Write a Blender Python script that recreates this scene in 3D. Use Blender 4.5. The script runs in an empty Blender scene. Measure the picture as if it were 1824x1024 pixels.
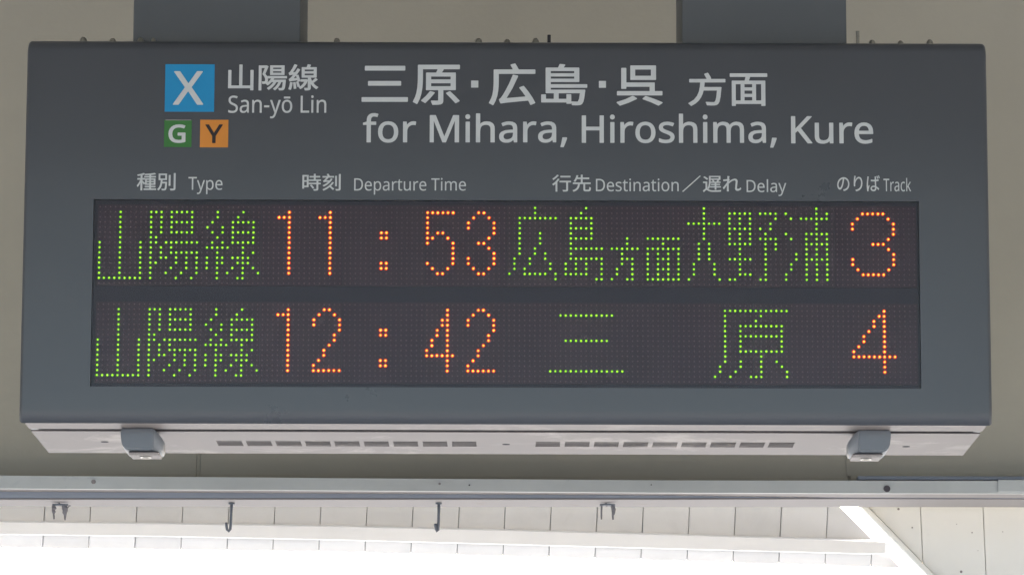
import bpy, bmesh, math, random
from mathutils import Vector, Matrix
random.seed(7)
R = math.radians
sc = bpy.context.scene
COL = sc.collection

# ------------------------------------------------------------------ camera, sky, sun, exposure
W0, H0 = 1824.0, 1024.0                 # size of the photograph
F = 7470.0                              # focal length in its pixels
PITCH, ROLL = R(9.85), R(0.16)
CAM = Vector((0.011, -8.065, 1.62))
cd = bpy.data.cameras.new('camera')
cd.sensor_width = 36; cd.lens = 36 * F / W0; cd.clip_start = 0.1; cd.clip_end = 6000
cam = bpy.data.objects.new('camera', cd); COL.objects.link(cam)
RM = Matrix.Rotation(R(90) + PITCH, 3, 'X') @ Matrix.Rotation(ROLL, 3, 'Z')
cam.matrix_world = Matrix.Translation(CAM) @ RM.to_4x4()
sc.camera = cam

SUN_EL, SUN_AZ = R(29), R(20)           # azimuth clockwise from +Y (the way the camera looks)
w = bpy.data.worlds.new('World'); sc.world = w; w.use_nodes = True
nt = w.node_tree
sky = nt.nodes.new('ShaderNodeTexSky'); sky.sky_type = 'NISHITA'; sky.sun_disc = False
sky.sun_elevation = SUN_EL; sky.sun_rotation = SUN_AZ
sky.air_density = 1.0; sky.dust_density = 4.0; sky.ozone_density = 1.0
bgn = nt.nodes['Background']; bgn.inputs[1].default_value = 0.15
nt.links.new(sky.outputs[0], bgn.inputs[0])
sd = bpy.data.lights.new('sun', 'SUN'); sd.energy = 3.2; sd.angle = R(0.6); sd.color = (1, .95, .88)
sun = bpy.data.objects.new('sun', sd); COL.objects.link(sun)
sdir = Vector((math.sin(SUN_AZ) * math.cos(SUN_EL), math.cos(SUN_AZ) * math.cos(SUN_EL), math.sin(SUN_EL)))
sun.rotation_euler = sdir.to_track_quat('Z', 'Y').to_euler()
sun.location = sdir * 20
vs = sc.view_settings
vs.view_transform = 'Standard'; vs.look = 'None'; vs.gamma = 1.0; vs.use_curve_mapping = False
vs.exposure = 1.9
sc.render.resolution_x = 1024; sc.render.resolution_y = 574
sc.cycles.max_bounces = 8; sc.cycles.diffuse_bounces = 5

def at(px, py, Y):
    """world point on the vertical plane y = Y seen at a pixel of the photograph"""
    d = RM @ Vector(((px - W0 / 2) / F, -(py - H0 / 2) / F, -1.0))
    return CAM + d * ((Y - CAM.y) / d.y)

# ------------------------------------------------------------------ materials
def mat(name, color, rough=.5, metal=0, var=.08, scale=6, spec=.5, bump=0, bscale=200, stain=None, sscale=3, slo=.55, shi=.75, coat=0):
    m = bpy.data.materials.new(name); m.use_nodes = True
    n = m.node_tree; L = n.links.new; b = n.nodes['Principled BSDF']
    tc = n.nodes.new('ShaderNodeTexCoord')
    no = n.nodes.new('ShaderNodeTexNoise'); no.inputs['Scale'].default_value = scale; no.inputs['Detail'].default_value = 8
    no.inputs['Roughness'].default_value = .65
    L(tc.outputs['Object'], no.inputs['Vector'])
    mx = n.nodes.new('ShaderNodeMix'); mx.data_type = 'RGBA'
    c = Vector(color)
    mx.inputs[6].default_value = (*[min(1, x * (1 - var)) for x in c], 1)
    mx.inputs[7].default_value = (*[min(1, x * (1 + var)) for x in c], 1)
    mr = n.nodes.new('ShaderNodeMapRange'); mr.inputs[1].default_value = .3; mr.inputs[2].default_value = .7
    L(no.outputs[0], mr.inputs[0]); L(mr.outputs[0], mx.inputs[0])
    out = mx.outputs[2]
    if stain:
        s = n.nodes.new('ShaderNodeTexNoise'); s.inputs['Scale'].default_value = sscale; s.inputs['Detail'].default_value = 6
        s.inputs['Roughness'].default_value = .7; s.inputs['Distortion'].default_value = .6
        L(tc.outputs['Object'], s.inputs['Vector'])
        r2 = n.nodes.new('ShaderNodeMapRange'); r2.inputs[1].default_value = slo; r2.inputs[2].default_value = shi
        L(s.outputs[0], r2.inputs[0])
        m2 = n.nodes.new('ShaderNodeMix'); m2.data_type = 'RGBA'; m2.inputs[7].default_value = (*stain, 1)
        L(r2.outputs[0], m2.inputs[0]); L(out, m2.inputs[6]); out = m2.outputs[2]
    L(out, b.inputs['Base Color'])
    b.inputs['Metallic'].default_value = metal
    b.inputs['Specular IOR Level'].default_value = spec
    b.inputs['Coat Weight'].default_value = coat
    rr = n.nodes.new('ShaderNodeMapRange'); rr.inputs[3].default_value = rough * .9; rr.inputs[4].default_value = min(1, rough * 1.12)
    L(no.outputs[0], rr.inputs[0]); L(rr.outputs[0], b.inputs['Roughness'])
    if bump:
        bn = n.nodes.new('ShaderNodeTexNoise'); bn.inputs['Scale'].default_value = bscale; bn.inputs['Detail'].default_value = 3
        L(tc.outputs['Object'], bn.inputs['Vector'])
        bp = n.nodes.new('ShaderNodeBump'); bp.inputs['Strength'].default_value = bump; bp.inputs['Distance'].default_value = .002
        L(bn.outputs[0], bp.inputs['Height']); L(bp.outputs[0], b.inputs['Normal'])
    return m

def emis(name, color, strength, base=(.05, .05, .05)):
    m = bpy.data.materials.new(name); m.use_nodes = True
    b = m.node_tree.nodes['Principled BSDF']
    b.inputs['Base Color'].default_value = (*base, 1); b.inputs['Roughness'].default_value = .6; b.inputs['Specular IOR Level'].default_value = .1
    b.inputs['Emission Color'].default_value = (*color, 1)
    n = m.node_tree; L = n.links.new                            # dots differ a little in brightness
    tc = n.nodes.new('ShaderNodeTexCoord'); no = n.nodes.new('ShaderNodeTexWhiteNoise'); sn = n.nodes.new('ShaderNodeVectorMath')
    sn.operation = 'SNAP'; sn.inputs[1].default_value = (.0101, 1, .0101)
    mr = n.nodes.new('ShaderNodeMapRange'); mr.inputs[3].default_value = strength * .72; mr.inputs[4].default_value = strength * 1.2
    L(tc.outputs['Object'], sn.inputs[0]); L(sn.outputs[0], no.inputs['Vector']); L(no.outputs['Value'], mr.inputs[0])
    L(mr.outputs[0], b.inputs['Emission Strength'])
    return m

M = {}
M['paint'] = mat('grey_paint', (.056, .059, .068), .28, var=.05, scale=3, spec=.75, bump=.03, bscale=500, stain=(.063, .066, .074), sscale=2.2, slo=.5, shi=.8)
M['under'] = mat('underside_paint', (.158, .143, .141), .5, var=.10, scale=7, spec=.22, stain=(.26, .24, .23), sscale=5, slo=.54, shi=.66, bump=.05)
M['slot'] = mat('slot_shadow', (.15, .155, .17), .8, spec=.1)
M['gap'] = mat('gap_shadow', (.03, .035, .045), .8, spec=.05)
M['white_vinyl'] = mat('white_vinyl', (.58, .59, .575), .5, var=.03, scale=30)
M['blue'] = mat('blue_vinyl', (.004, .25, .50), .5, var=.03, scale=20)
M['green'] = mat('green_vinyl', (.035, .17, .03), .45, var=.05, scale=20)
M['orange'] = mat('orange_vinyl', (.66, .235, .025), .45, var=.04, scale=20)
M['brown_black'] = mat('dark_vinyl', (.018, .008, .008), .45)
M['led_plate'] = mat('led_plate', (.092, .054, .065), .6, var=.14, scale=8, spec=.12)
M['led_plate2'] = mat('led_plate_worn', (.098, .059, .068), .6, var=.16, scale=6, spec=.12)
M['frame_dark'] = mat('display_backing', (.062, .049, .061), .6, var=.06, scale=4, spec=.15)
M['led_off'] = mat('unlit_led', (.20, .10, .108), .35, var=.3, scale=300, spec=.35)
M['g_core'] = emis('green_led_core', (.47, 1.0, .015), .42, (.01, .01, .01))
M['g_halo'] = emis('green_led_halo', (.12, 1.0, .02), .10, (.01, .012, .01))  # glow around each green dot, put into a wider dim emitting dome
M['o_core'] = emis('orange_led_core', (1.0, .62, .06), .62, (.01, .01, .01))
M['o_halo'] = emis('orange_led_halo', (1.0, .03, .003), .40, (.012, .01, .01))  # red fringe of glow around orange dots, built as an emitting dome
M['latch'] = mat('latch_paint', (.175, .19, .21), .42, var=.05, scale=15, spec=.5)
M['steel'] = mat('steel', (.30, .29, .26), .28, metal=.9, var=.1, scale=60)
M['dark_steel'] = mat('dark_steel', (.03, .03, .035), .5, metal=.4)
M['wall'] = mat('beige_wall_paint', (.37, .345, .285), .5, var=.06, scale=1.6, spec=.25, bump=.15, bscale=90)
M['hang'] = mat('hanger_paint', (.115, .122, .125), .5, var=.06, scale=3, spec=.35)
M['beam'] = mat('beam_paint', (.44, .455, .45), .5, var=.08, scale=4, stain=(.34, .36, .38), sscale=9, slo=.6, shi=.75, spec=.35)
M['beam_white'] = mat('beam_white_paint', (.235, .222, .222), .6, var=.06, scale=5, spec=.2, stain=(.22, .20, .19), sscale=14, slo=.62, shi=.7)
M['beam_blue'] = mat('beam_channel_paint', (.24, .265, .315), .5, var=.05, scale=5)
M['plank'] = mat('white_plank_paint', (.77, .77, .775), .6, var=.03, scale=4, stain=(.70, .70, .70), sscale=5, slo=.5, shi=.8)
M['plank2'] = mat('white_plank_paint_aged', (.74, .74, .745), .6, var=.03, scale=4, stain=(.67, .67, .67), sscale=4, slo=.5, shi=.8)
M['rail'] = mat('white_rail_paint', (.77, .77, .78), .6, var=.03, scale=5)
M['seam'] = mat('plank_backing', (.22, .22, .24), .8)
M['cream'] = mat('cream_plank_paint', (.73, .73, .705), .6, var=.04, scale=2.5, stain=(.66, .655, .62), sscale=6, slo=.58, shi=.75)
M['iron'] = mat('painted_iron', (.11, .125, .15), .5, var=.15, scale=40)
M['tape'] = mat('old_tape', (.16, .155, .17), .7, var=.3, scale=90)
M['rust'] = mat('bolt_head', (.05, .045, .055), .6, var=.2, scale=80)
M['faint'] = mat('painted_bolt_head', (.22, .20, .20), .6, var=.1, scale=80)
M['concrete'] = mat('concrete', (.45, .465, .48), .85, var=.15, scale=.6, spec=.2)
M['bounce_roof'] = mat('bounce_roof_underside', (.46, .46, .46), .8, var=.05, scale=1)  # pale tone chosen to bounce light onto the plank fascia
M['roof'] = mat('roof_underside', (.22, .22, .20), .8, var=.1, scale=1)

# ------------------------------------------------------------------ builders
def link(name, bm, mats, parent=None, kind=None, label=None, smooth=False):
    me = bpy.data.meshes.new(name); bm.normal_update(); bm.to_mesh(me); bm.free()
    for m in (mats if isinstance(mats, (list, tuple)) else [mats]): me.materials.append(m)
    if smooth:
        for p in me.polygons: p.use_smooth = True
    o = bpy.data.objects.new(name, me); COL.objects.link(o)
    if parent is not None:
        o.parent = parent
        o.matrix_parent_inverse = Matrix.Translation(parent_loc(parent)).inverted()
    if kind: o['kind'] = kind
    if label: o['label'] = label
    return o

def parent_loc(p):
    v = Vector(p.location)
    return v

def empty(name, loc, label, cat, group=None):
    o = bpy.data.objects.new(name, None); o.location = loc; COL.objects.link(o)
    o.empty_display_size = .1
    o['label'] = label; o['category'] = cat
    if group: o['group'] = group
    return o

def tag(o, label, cat, group=None):
    o['label'] = label; o['category'] = cat
    if group: o['group'] = group
    return o

def box(bm, x0, x1, y0, y1, z0, z1, bev=0, mi=0):
    vs_ = [bm.verts.new((x, y, z)) for x in (x0, x1) for y in (y0, y1) for z in (z0, z1)]
    idx = [(0, 1, 3, 2), (4, 6, 7, 5), (0, 4, 5, 1), (2, 3, 7, 6), (0, 2, 6, 4), (1, 5, 7, 3)]
    fs = [bm.faces.new([vs_[i] for i in f]) for f in idx]
    for f in fs: f.material_index = mi
    if bev:
        es = set(e for f in fs for e in f.edges)
        bmesh.ops.bevel(bm, geom=list(es), offset=bev, segments=2, affect='EDGES', profile=.5)

def prism(bm, pts, d, mi=0):
    """closed solid: polygon pts (world points, one plane) pushed by vector d"""
    a = [bm.verts.new(p) for p in pts]; b = [bm.verts.new(Vector(p) + d) for p in pts]
    n = len(a)
    fs = [bm.faces.new(a), bm.faces.new(list(reversed(b)))]
    for i in range(n): fs.append(bm.faces.new((a[i], b[i], b[(i + 1) % n], a[(i + 1) % n])))
    for f in fs: f.material_index = mi
    bmesh.ops.recalc_face_normals(bm, faces=fs)
    return fs

def cyl(bm, c, r, h, axis='Z', seg=16, r2=None, mi=0, dome=False):
    """tapered round body from c along axis by h"""
    r2 = r if r2 is None else r2
    rings = [(0, r), (h, r2)] if not dome else [(0, r), (h * .5, r), (h * .82, r * .8), (h, r * .45)]
    M3 = {'Z': Matrix.Identity(3), 'Y': Matrix.Rotation(R(-90), 3, 'X'), 'X': Matrix.Rotation(R(90), 3, 'Y')}[axis]
    prev = None; fs = []
    for k, (t, rr) in enumerate(rings):
        ring = [bm.verts.new(Vector(c) + M3 @ Vector((rr * math.cos(2 * math.pi * i / seg), rr * math.sin(2 * math.pi * i / seg), t))) for i in range(seg)]
        if prev:
            for i in range(seg): fs.append(bm.faces.new((prev[i], prev[(i + 1) % seg], ring[(i + 1) % seg], ring[i])))
        else: fs.append(bm.faces.new(list(reversed(ring))))
        prev = ring
    fs.append(bm.faces.new(prev))
    for f in fs: f.material_index = mi
    bmesh.ops.recalc_face_normals(bm, faces=fs)

def tube(bm, pts, r, seg=10, taper=None):
    pts = [Vector(p) for p in pts]; prev = None; fs = []
    for i, p in enumerate(pts):
        t = (pts[min(i + 1, len(pts) - 1)] - pts[max(i - 1, 0)]).normalized()
        u = t.cross(Vector((0, 1, 0.03))).normalized(); v = t.cross(u).normalized()
        rr = r if taper is None else taper[i]
        ring = [bm.verts.new(p + rr * (math.cos(2 * math.pi * k / seg) * u + math.sin(2 * math.pi * k / seg) * v)) for k in range(seg)]
        if prev:
            for k in range(seg): fs.append(bm.faces.new((prev[k], prev[(k + 1) % seg], ring[(k + 1) % seg], ring[k])))
        else: fs.append(bm.faces.new(list(reversed(ring))))
        prev = ring
    fs.append(bm.faces.new(prev))
    bmesh.ops.recalc_face_normals(bm, faces=fs)

def loft(bm, sections, mats_i=None, caps=True, skip=None):
    """sections: list of rings of world points (same count), closed rings"""
    rings = [[bm.verts.new(p) for p in s] for s in sections]
    n = len(rings[0]); fs = []
    for a in range(len(rings) - 1):
        for i in range(n):
            if skip and skip(a, i): continue
            f = bm.faces.new((rings[a][i], rings[a][(i + 1) % n], rings[a + 1][(i + 1) % n], rings[a + 1][i]))
            if mats_i: f.material_index = mats_i[i]
            fs.append(f)
    if caps:
        fs.append(bm.faces.new(list(reversed(rings[0])))); fs.append(bm.faces.new(rings[-1]))
    bmesh.ops.recalc_face_normals(bm, faces=fs)
    return rings

GLYPHS = {
'山陽線': '2569,-95 2562,-90 2560,-86 2552,-50 2537,-14 2539,-6 2541,-3 2549,1 2649,1 2655,2 2657,6 2657,270 2657,262 2653,261 2631,194 2593,119 2546,54 2488,-2 2428,-42 2421,-45 2412,-42 2390,-14 2365,15 2364,22 2369,30 2390,46 2337,30 2329,33 2325,38 2305,118 2276,210 2280,218 2285,221 2326,234 2319,270 2317,274 2137,244 2081,229 2073,231 2067,238 2041,310 2042,318 2045,322 2081,347 2119,390 2151,430 2182,474 2181,475 2177,475 2113,466 2073,456 2065,458 2059,466 2036,534 2036,542 2041,549 2065,566 2089,598 2147,694 2218,850 2221,855 2225,859 2229,860 2237,859 2306,830 2313,823 2313,814 2241,671 2176,566 2245,571 2248,574 2282,630 2317,698 2321,703 2325,706 2333,707 2337,705 2401,668 2405,664 2408,658 2408,654 2405,647 2301,478 2292,466 2293,465 2297,465 2341,476 2349,475 2353,472 2357,466 2391,354 2415,250 2415,246 2409,239 2405,237 2358,222 2358,218 2384,142 2404,66 2405,57 2409,58 2443,82 2502,150 2541,222 2433,223 2423,226 2420,230 2418,238 2418,302 2423,310 2433,313 2589,313 2605,315 2657,298 2657,370 2469,370 2461,372 2456,378 2455,738 2457,746 2461,750 2469,752 2613,752 2631,798 2646,850 2649,855 2657,859 2745,840 2752,834 2754,830 2753,822 2721,753 2725,752 2929,752 2937,747 2940,742 2940,386 2939,378 2936,374 2929,370 2757,370 2754,366 2754,354 2774,294 2793,253 2842,298 2893,355 2901,360 2910,358 2969,310 2972,302 2969,294 2897,228 2836,178 2877,124 2929,74 2993,31 2996,26 2995,18 2966,-14 2941,-46 2937,-48 2929,-48 2849,15 2783,94 2757,139 2754,134 2754,130 2754,2 2745,-50 2716,-78 2709,-82 2653,-93;1081,-92 1076,-86 1075,-78 1075,802 1077,809 1081,813 1089,815 1313,815 1329,818 1381,788 1387,782 1389,778 1388,770 1340,638 1290,510 1341,438 1349,419 1353,418 1353,410 1354,422 1356,426 1361,430 1365,431 1973,431 1978,430 1983,426 1986,418 1986,354 1982,346 1977,343 1581,342 1577,340 1556,298 1557,297 1941,297 1949,293 1951,290 1953,282 1936,86 1920,-10 1896,-62 1869,-83 1837,-90 1793,-93 1737,-90 1731,-86 1729,-82 1722,-50 1710,-18 1710,-14 1713,-7 1721,-2 1801,-6 1813,-4 1817,0 1836,58 1851,206 1849,209 1809,209 1805,206 1758,98 1695,-2 1613,-87 1605,-90 1597,-87 1545,-42 1542,-34 1545,-26 1617,45 1673,127 1709,206 1705,209 1657,209 1653,209 1651,206 1589,104 1509,10 1413,-71 1409,-73 1401,-73 1396,-70 1375,-46 1349,-20 1346,-14 1348,-6 1353,0 1437,65 1506,138 1550,206 1549,208 1545,209 1497,209 1441,147 1379,94 1373,90 1365,91 1361,94 1311,142 1305,151 1273,145 1241,143 1205,143 1198,146 1195,150 1187,186 1174,218 1174,226 1176,230 1181,234 1185,235 1245,234 1261,237 1269,242 1280,262 1281,266 1285,298 1277,355 1251,418 1197,492 1194,498 1195,506 1237,622 1268,718 1265,721 1169,720 1168,718 1168,-82 1164,-90 1157,-94 1089,-94;813,-86 808,-78 808,-18 805,-15 109,-15 104,-14 99,-10 96,-2 96,634 98,642 101,646 109,649 185,649 194,646 199,638 199,90 201,87 205,87 445,87 449,88 450,90 450,834 453,842 457,845 465,847 541,847 549,844 553,839 554,834 554,90 557,87 805,87 808,90 808,638 812,646 821,650 901,650 908,646 911,642 912,634 912,-78 909,-84 901,-89 821,-89;2105,-75 2041,-51 2037,-47 2035,-42 2036,-34 2065,74 2085,202 2089,208 2097,211 2161,200 2169,194 2171,186 2150,50 2119,-66 2113,-73;2213,-39 2209,-36 2205,-30 2198,78 2183,190 2186,198 2193,203 2253,212 2261,208 2265,202 2281,90 2290,-18 2285,-26 2281,-28 2221,-40;1363,206 1365,203 1383,218 1440,282 1473,338 1473,342 1373,342 1379,290 1373,238;2203,350 2205,347 2209,347 2293,358 2297,360 2298,362 2288,398 2273,441;2552,458 2553,457 2841,457 2842,518 2837,520 2553,519;1453,465 1445,469 1441,478 1441,806 1445,814 1449,817 1457,818 1889,818 1897,817 1901,814 1905,806 1905,478 1901,469 1897,466 1889,465;1537,550 1541,548 1801,548 1805,550 1805,602 1541,603 1537,602;2552,606 2557,604 2841,605 2842,662 2841,664 2837,665 2557,665 2553,664 2552,662;1537,686 1541,683 1801,683 1805,686 1805,734 1541,735 1537,734',
'三': '61,-19 55,-15 52,-7 52,69 53,74 57,79 65,82 941,82 949,78 953,69 953,-7 949,-16 941,-20;181,332 177,336 175,341 175,421 180,429 185,432 805,432 814,429 819,421 819,341 814,333 809,330 189,330;117,660 113,664 111,669 111,749 115,757 121,761 885,761 894,757 898,749 898,669 893,661 885,658 125,658',
'原': '415,-92 411,-89 408,-83 398,-51 383,-15 384,-7 387,-2 391,1 399,3 479,1 523,2 529,5 529,233 527,235 299,235 291,236 285,241 283,245 282,253 282,617 286,625 295,630 483,630 487,633 503,669 514,701 511,704 227,704 223,704 221,701 221,505 219,397 211,281 192,157 161,41 113,-67 107,-73 99,-75 91,-72 63,-53 27,-34 21,-27 20,-23 21,-15 65,85 92,189 108,297 115,409 117,505 117,789 119,797 127,804 135,805 947,805 955,804 962,797 964,789 964,717 960,709 955,705 947,704 639,704 635,701 636,697 635,689 604,633 607,630 611,630 867,630 875,629 880,625 883,621 884,613 884,253 883,245 881,241 875,236 867,235 635,235 633,233 633,1 628,-35 615,-63 610,-67 583,-83 523,-92 423,-94;875,-55 870,-51 788,49 691,157 689,161 688,169 691,175 695,179 759,212 767,212 771,211 871,105 958,5 960,1 961,-7 955,-16 889,-55 883,-57;263,-52 191,-7 186,1 187,9 189,13 281,105 361,209 366,213 371,215 379,214 447,191 455,187 459,181 460,177 458,169 369,53 277,-47 271,-51;387,325 775,325 778,329 778,385 777,389 775,390 387,390 386,389;387,477 775,477 778,481 778,537 775,540 391,540 387,539 386,537',
'広': '102,-91 70,-68 34,-49 30,-45 27,-37 29,-29 72,63 98,155 113,255 120,355 122,443 122,711 126,720 130,723 138,725 510,726 511,727 495,763 465,819 463,823 464,831 466,835 474,840 550,862 558,860 564,855 603,787 630,727 634,725 954,725 960,723 965,719 968,711 968,635 963,627 954,623 230,623 227,619 227,443 225,343 217,235 199,123 166,11 121,-85 114,-91 110,-92;866,-81 862,-75 843,-29 822,13 390,-33 274,-53 266,-52 259,-45 231,31 231,39 234,45 270,78 310,143 360,239 436,403 508,595 514,604 518,605 526,605 610,585 618,579 619,575 619,567 504,291 386,71 766,107 768,111 718,192 646,296 642,303 643,311 650,319 722,349 730,349 739,343 828,219 908,87 965,-29 966,-37 965,-41 958,-48 882,-84 874,-85',
'島': '681,-90 673,-86 670,-81 665,-49 661,-38 659,-49 657,-53 649,-57 577,-57 570,-53 568,-49 567,-29 565,-26 97,-26 92,-25 87,-21 85,-13 85,147 87,155 93,160 165,161 173,159 176,155 178,147 178,63 179,59 181,58 325,58 326,59 326,183 325,185 181,186 173,190 170,195 170,763 172,771 177,776 185,777 405,777 409,780 437,855 441,859 449,861 537,849 544,843 546,839 544,831 516,779 517,778 801,777 809,775 812,771 814,763 814,455 813,450 809,445 801,443 269,443 269,395 273,394 953,394 961,391 965,383 965,319 961,313 953,310 273,310 269,307 269,271 273,269 917,269 925,266 929,259 929,255 909,75 891,-13 867,-61 837,-83 801,-90 749,-93;725,-5 761,-6 777,-5 785,-1 788,3 808,55 824,183 821,186 421,185 420,183 420,59 421,58 565,58 567,63 567,151 569,160 577,165 649,165 657,161 660,155 661,-1;269,523 273,522 713,522 715,523 716,527 716,567 713,570 273,570 269,567;269,647 273,646 713,646 715,647 716,651 716,691 715,695 713,696 273,696 269,695',
'呉': '94,-95 65,-62 34,-33 31,-26 32,-18 35,-14 41,-10 214,53 358,130 366,131 370,129 442,80 447,74 449,70 448,62 442,54 282,-28 106,-96 98,-96;882,-95 742,-22 570,49 566,52 563,58 563,66 564,70 622,125 626,126 634,126 814,55 962,-14 968,-18 972,-26 971,-34 968,-38 894,-94 890,-96;46,140 42,143 38,150 38,222 38,226 42,233 50,238 706,238 707,242 707,334 702,336 234,336 232,334 231,298 226,291 222,289 142,288 134,290 130,293 126,302 126,754 126,758 130,765 138,770 218,770 227,766 232,758 232,438 234,436 802,435 810,430 813,422 814,238 954,238 964,234 969,226 969,150 964,142 954,138 54,138;322,493 315,498 312,506 312,810 314,818 318,823 322,825 330,826 826,826 834,823 838,818 840,810 840,506 838,500 834,495 830,493 822,492;413,590 418,588 734,589 735,590 735,730 734,731 414,731 413,730',
'方': '94,-96 66,-61 34,-32 32,-27 32,-19 38,-10 166,81 246,193 294,321 318,457 327,581 322,583 70,583 62,584 56,589 53,597 53,673 58,682 62,685 70,686 486,686 488,689 469,737 429,817 428,825 432,833 438,837 514,866 522,864 526,861 570,781 604,705 603,697 596,689 598,687 602,686 942,686 947,685 953,681 957,673 957,597 954,589 946,584 442,583 440,581 430,452 842,452 850,450 856,445 857,441 858,433 833,165 809,29 775,-39 770,-46 726,-74 674,-84 602,-85 502,-81 494,-77 490,-71 481,-35 462,5 463,13 466,17 474,22 578,16 646,15 670,17 682,22 685,25 708,69 728,177 744,345 742,348 418,348 414,348 412,345 389,253 350,153 292,57 212,-27 110,-96 102,-98',
'面': '102,-94 95,-89 92,-81 92,583 98,591 106,593 406,593 409,595 410,598 431,691 426,693 54,694 47,699 45,707 45,779 48,787 53,791 58,792 950,792 956,791 961,787 964,779 964,707 962,699 958,695 950,693 546,693 544,691 514,595 518,593 902,593 909,591 913,587 915,579 915,-81 912,-89 907,-93 902,-94 826,-94 818,-92 814,-88 812,-81 812,-45 810,-40 194,-40 190,-41 189,-85 186,-90 182,-93;190,59 194,56 306,56 309,59 309,491 308,495 306,496 190,495;404,59 406,56 410,56 590,56 592,59 591,147 590,148 406,148 404,143;687,59 690,56 806,56 810,56 812,59 812,491 810,496 688,495;406,235 590,235 592,239 592,319 590,323 406,323 404,319 404,239;405,411 406,410 590,410 592,415 591,495 590,496 406,496 404,491',
'種別': '1092,-92 1085,-87 1060,-59 1032,-36 1030,-31 1034,-23 1102,53 1148,145 1177,249 1195,357 1203,457 1200,460 1100,460 1094,465 1093,801 1096,806 1104,808 1504,807 1508,803 1509,797 1508,465 1504,461 1500,460 1296,460 1294,457 1287,373 1288,369 1508,369 1514,365 1516,361 1515,329 1503,125 1487,5 1465,-51 1432,-76 1392,-85 1340,-87 1268,-85 1264,-84 1260,-80 1252,-43 1238,-11 1240,-3 1244,-1 1360,-5 1380,-3 1387,1 1390,5 1409,81 1425,281 1424,283 1420,284 1280,284 1276,283 1275,281 1259,201 1236,121 1202,41 1156,-31 1100,-89 1096,-91;1692,-89 1689,-83 1677,-47 1660,-7 1660,-3 1664,2 1668,4 1764,2 1820,3 1836,7 1841,21 1841,825 1844,833 1848,835 1928,834 1932,831 1934,825 1934,21 1928,-27 1912,-56 1884,-75 1880,-76 1812,-89 1700,-91;208,-85 204,-79 204,-75 204,325 204,321 200,318 152,217 73,97 68,95 64,96 60,99 43,133 20,169 19,173 23,181 88,269 147,377 189,481 188,482 48,482 44,484 40,489 40,493 41,565 44,569 48,571 200,571 204,573 204,705 140,693 64,682 60,684 56,689 48,717 35,745 34,749 36,754 44,758 216,793 364,840 370,837 408,795 412,793 676,810 900,842 908,841 957,781 959,777 956,769 952,767 844,748 728,735 726,733 726,681 728,677 956,676 959,673 961,669 961,605 959,601 956,598 952,597 728,597 726,593 726,549 728,547 932,547 936,546 940,542 941,213 939,209 932,206 728,206 726,201 726,157 728,152 940,151 944,149 946,145 946,81 944,77 936,74 728,74 726,69 726,17 728,12 972,12 978,9 980,5 979,-63 976,-66 968,-68 363,-67 359,-63 358,-59 358,1 360,9 364,11 636,13 636,73 428,74 420,76 416,81 416,141 418,149 424,152 636,153 636,205 432,207 427,213 427,269 424,274 386,225 380,221 376,222 372,225 334,281 300,325 297,321 297,317 297,-79 295,-83 292,-86 288,-87 212,-87;1596,160 1594,169 1594,725 1596,730 1600,733 1604,734 1676,734 1680,733 1684,729 1685,725 1685,165 1683,161 1680,158 1676,157 1604,157 1600,158;512,281 636,281 636,341 632,343 516,343 512,341;728,281 852,281 853,341 848,343 728,343 726,341 726,285;423,305 426,305 427,309 427,541 432,546 436,547 632,547 636,549 636,597 392,597 386,601 384,605 384,669 386,673 392,677 636,677 636,725 632,727 428,717 423,721 414,753 412,759 408,761 360,744 300,728 297,725 297,573 300,571 416,571 420,569 423,561 423,493 421,485 416,482 412,482 300,482 298,481 297,477 297,433 366,365;512,413 516,412 636,413 636,473 512,473;727,413 728,412 852,412 853,413 852,473 728,473 726,469;1180,549 1184,546 1416,546 1419,549 1419,721 1416,723 1184,723 1180,721',
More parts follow.
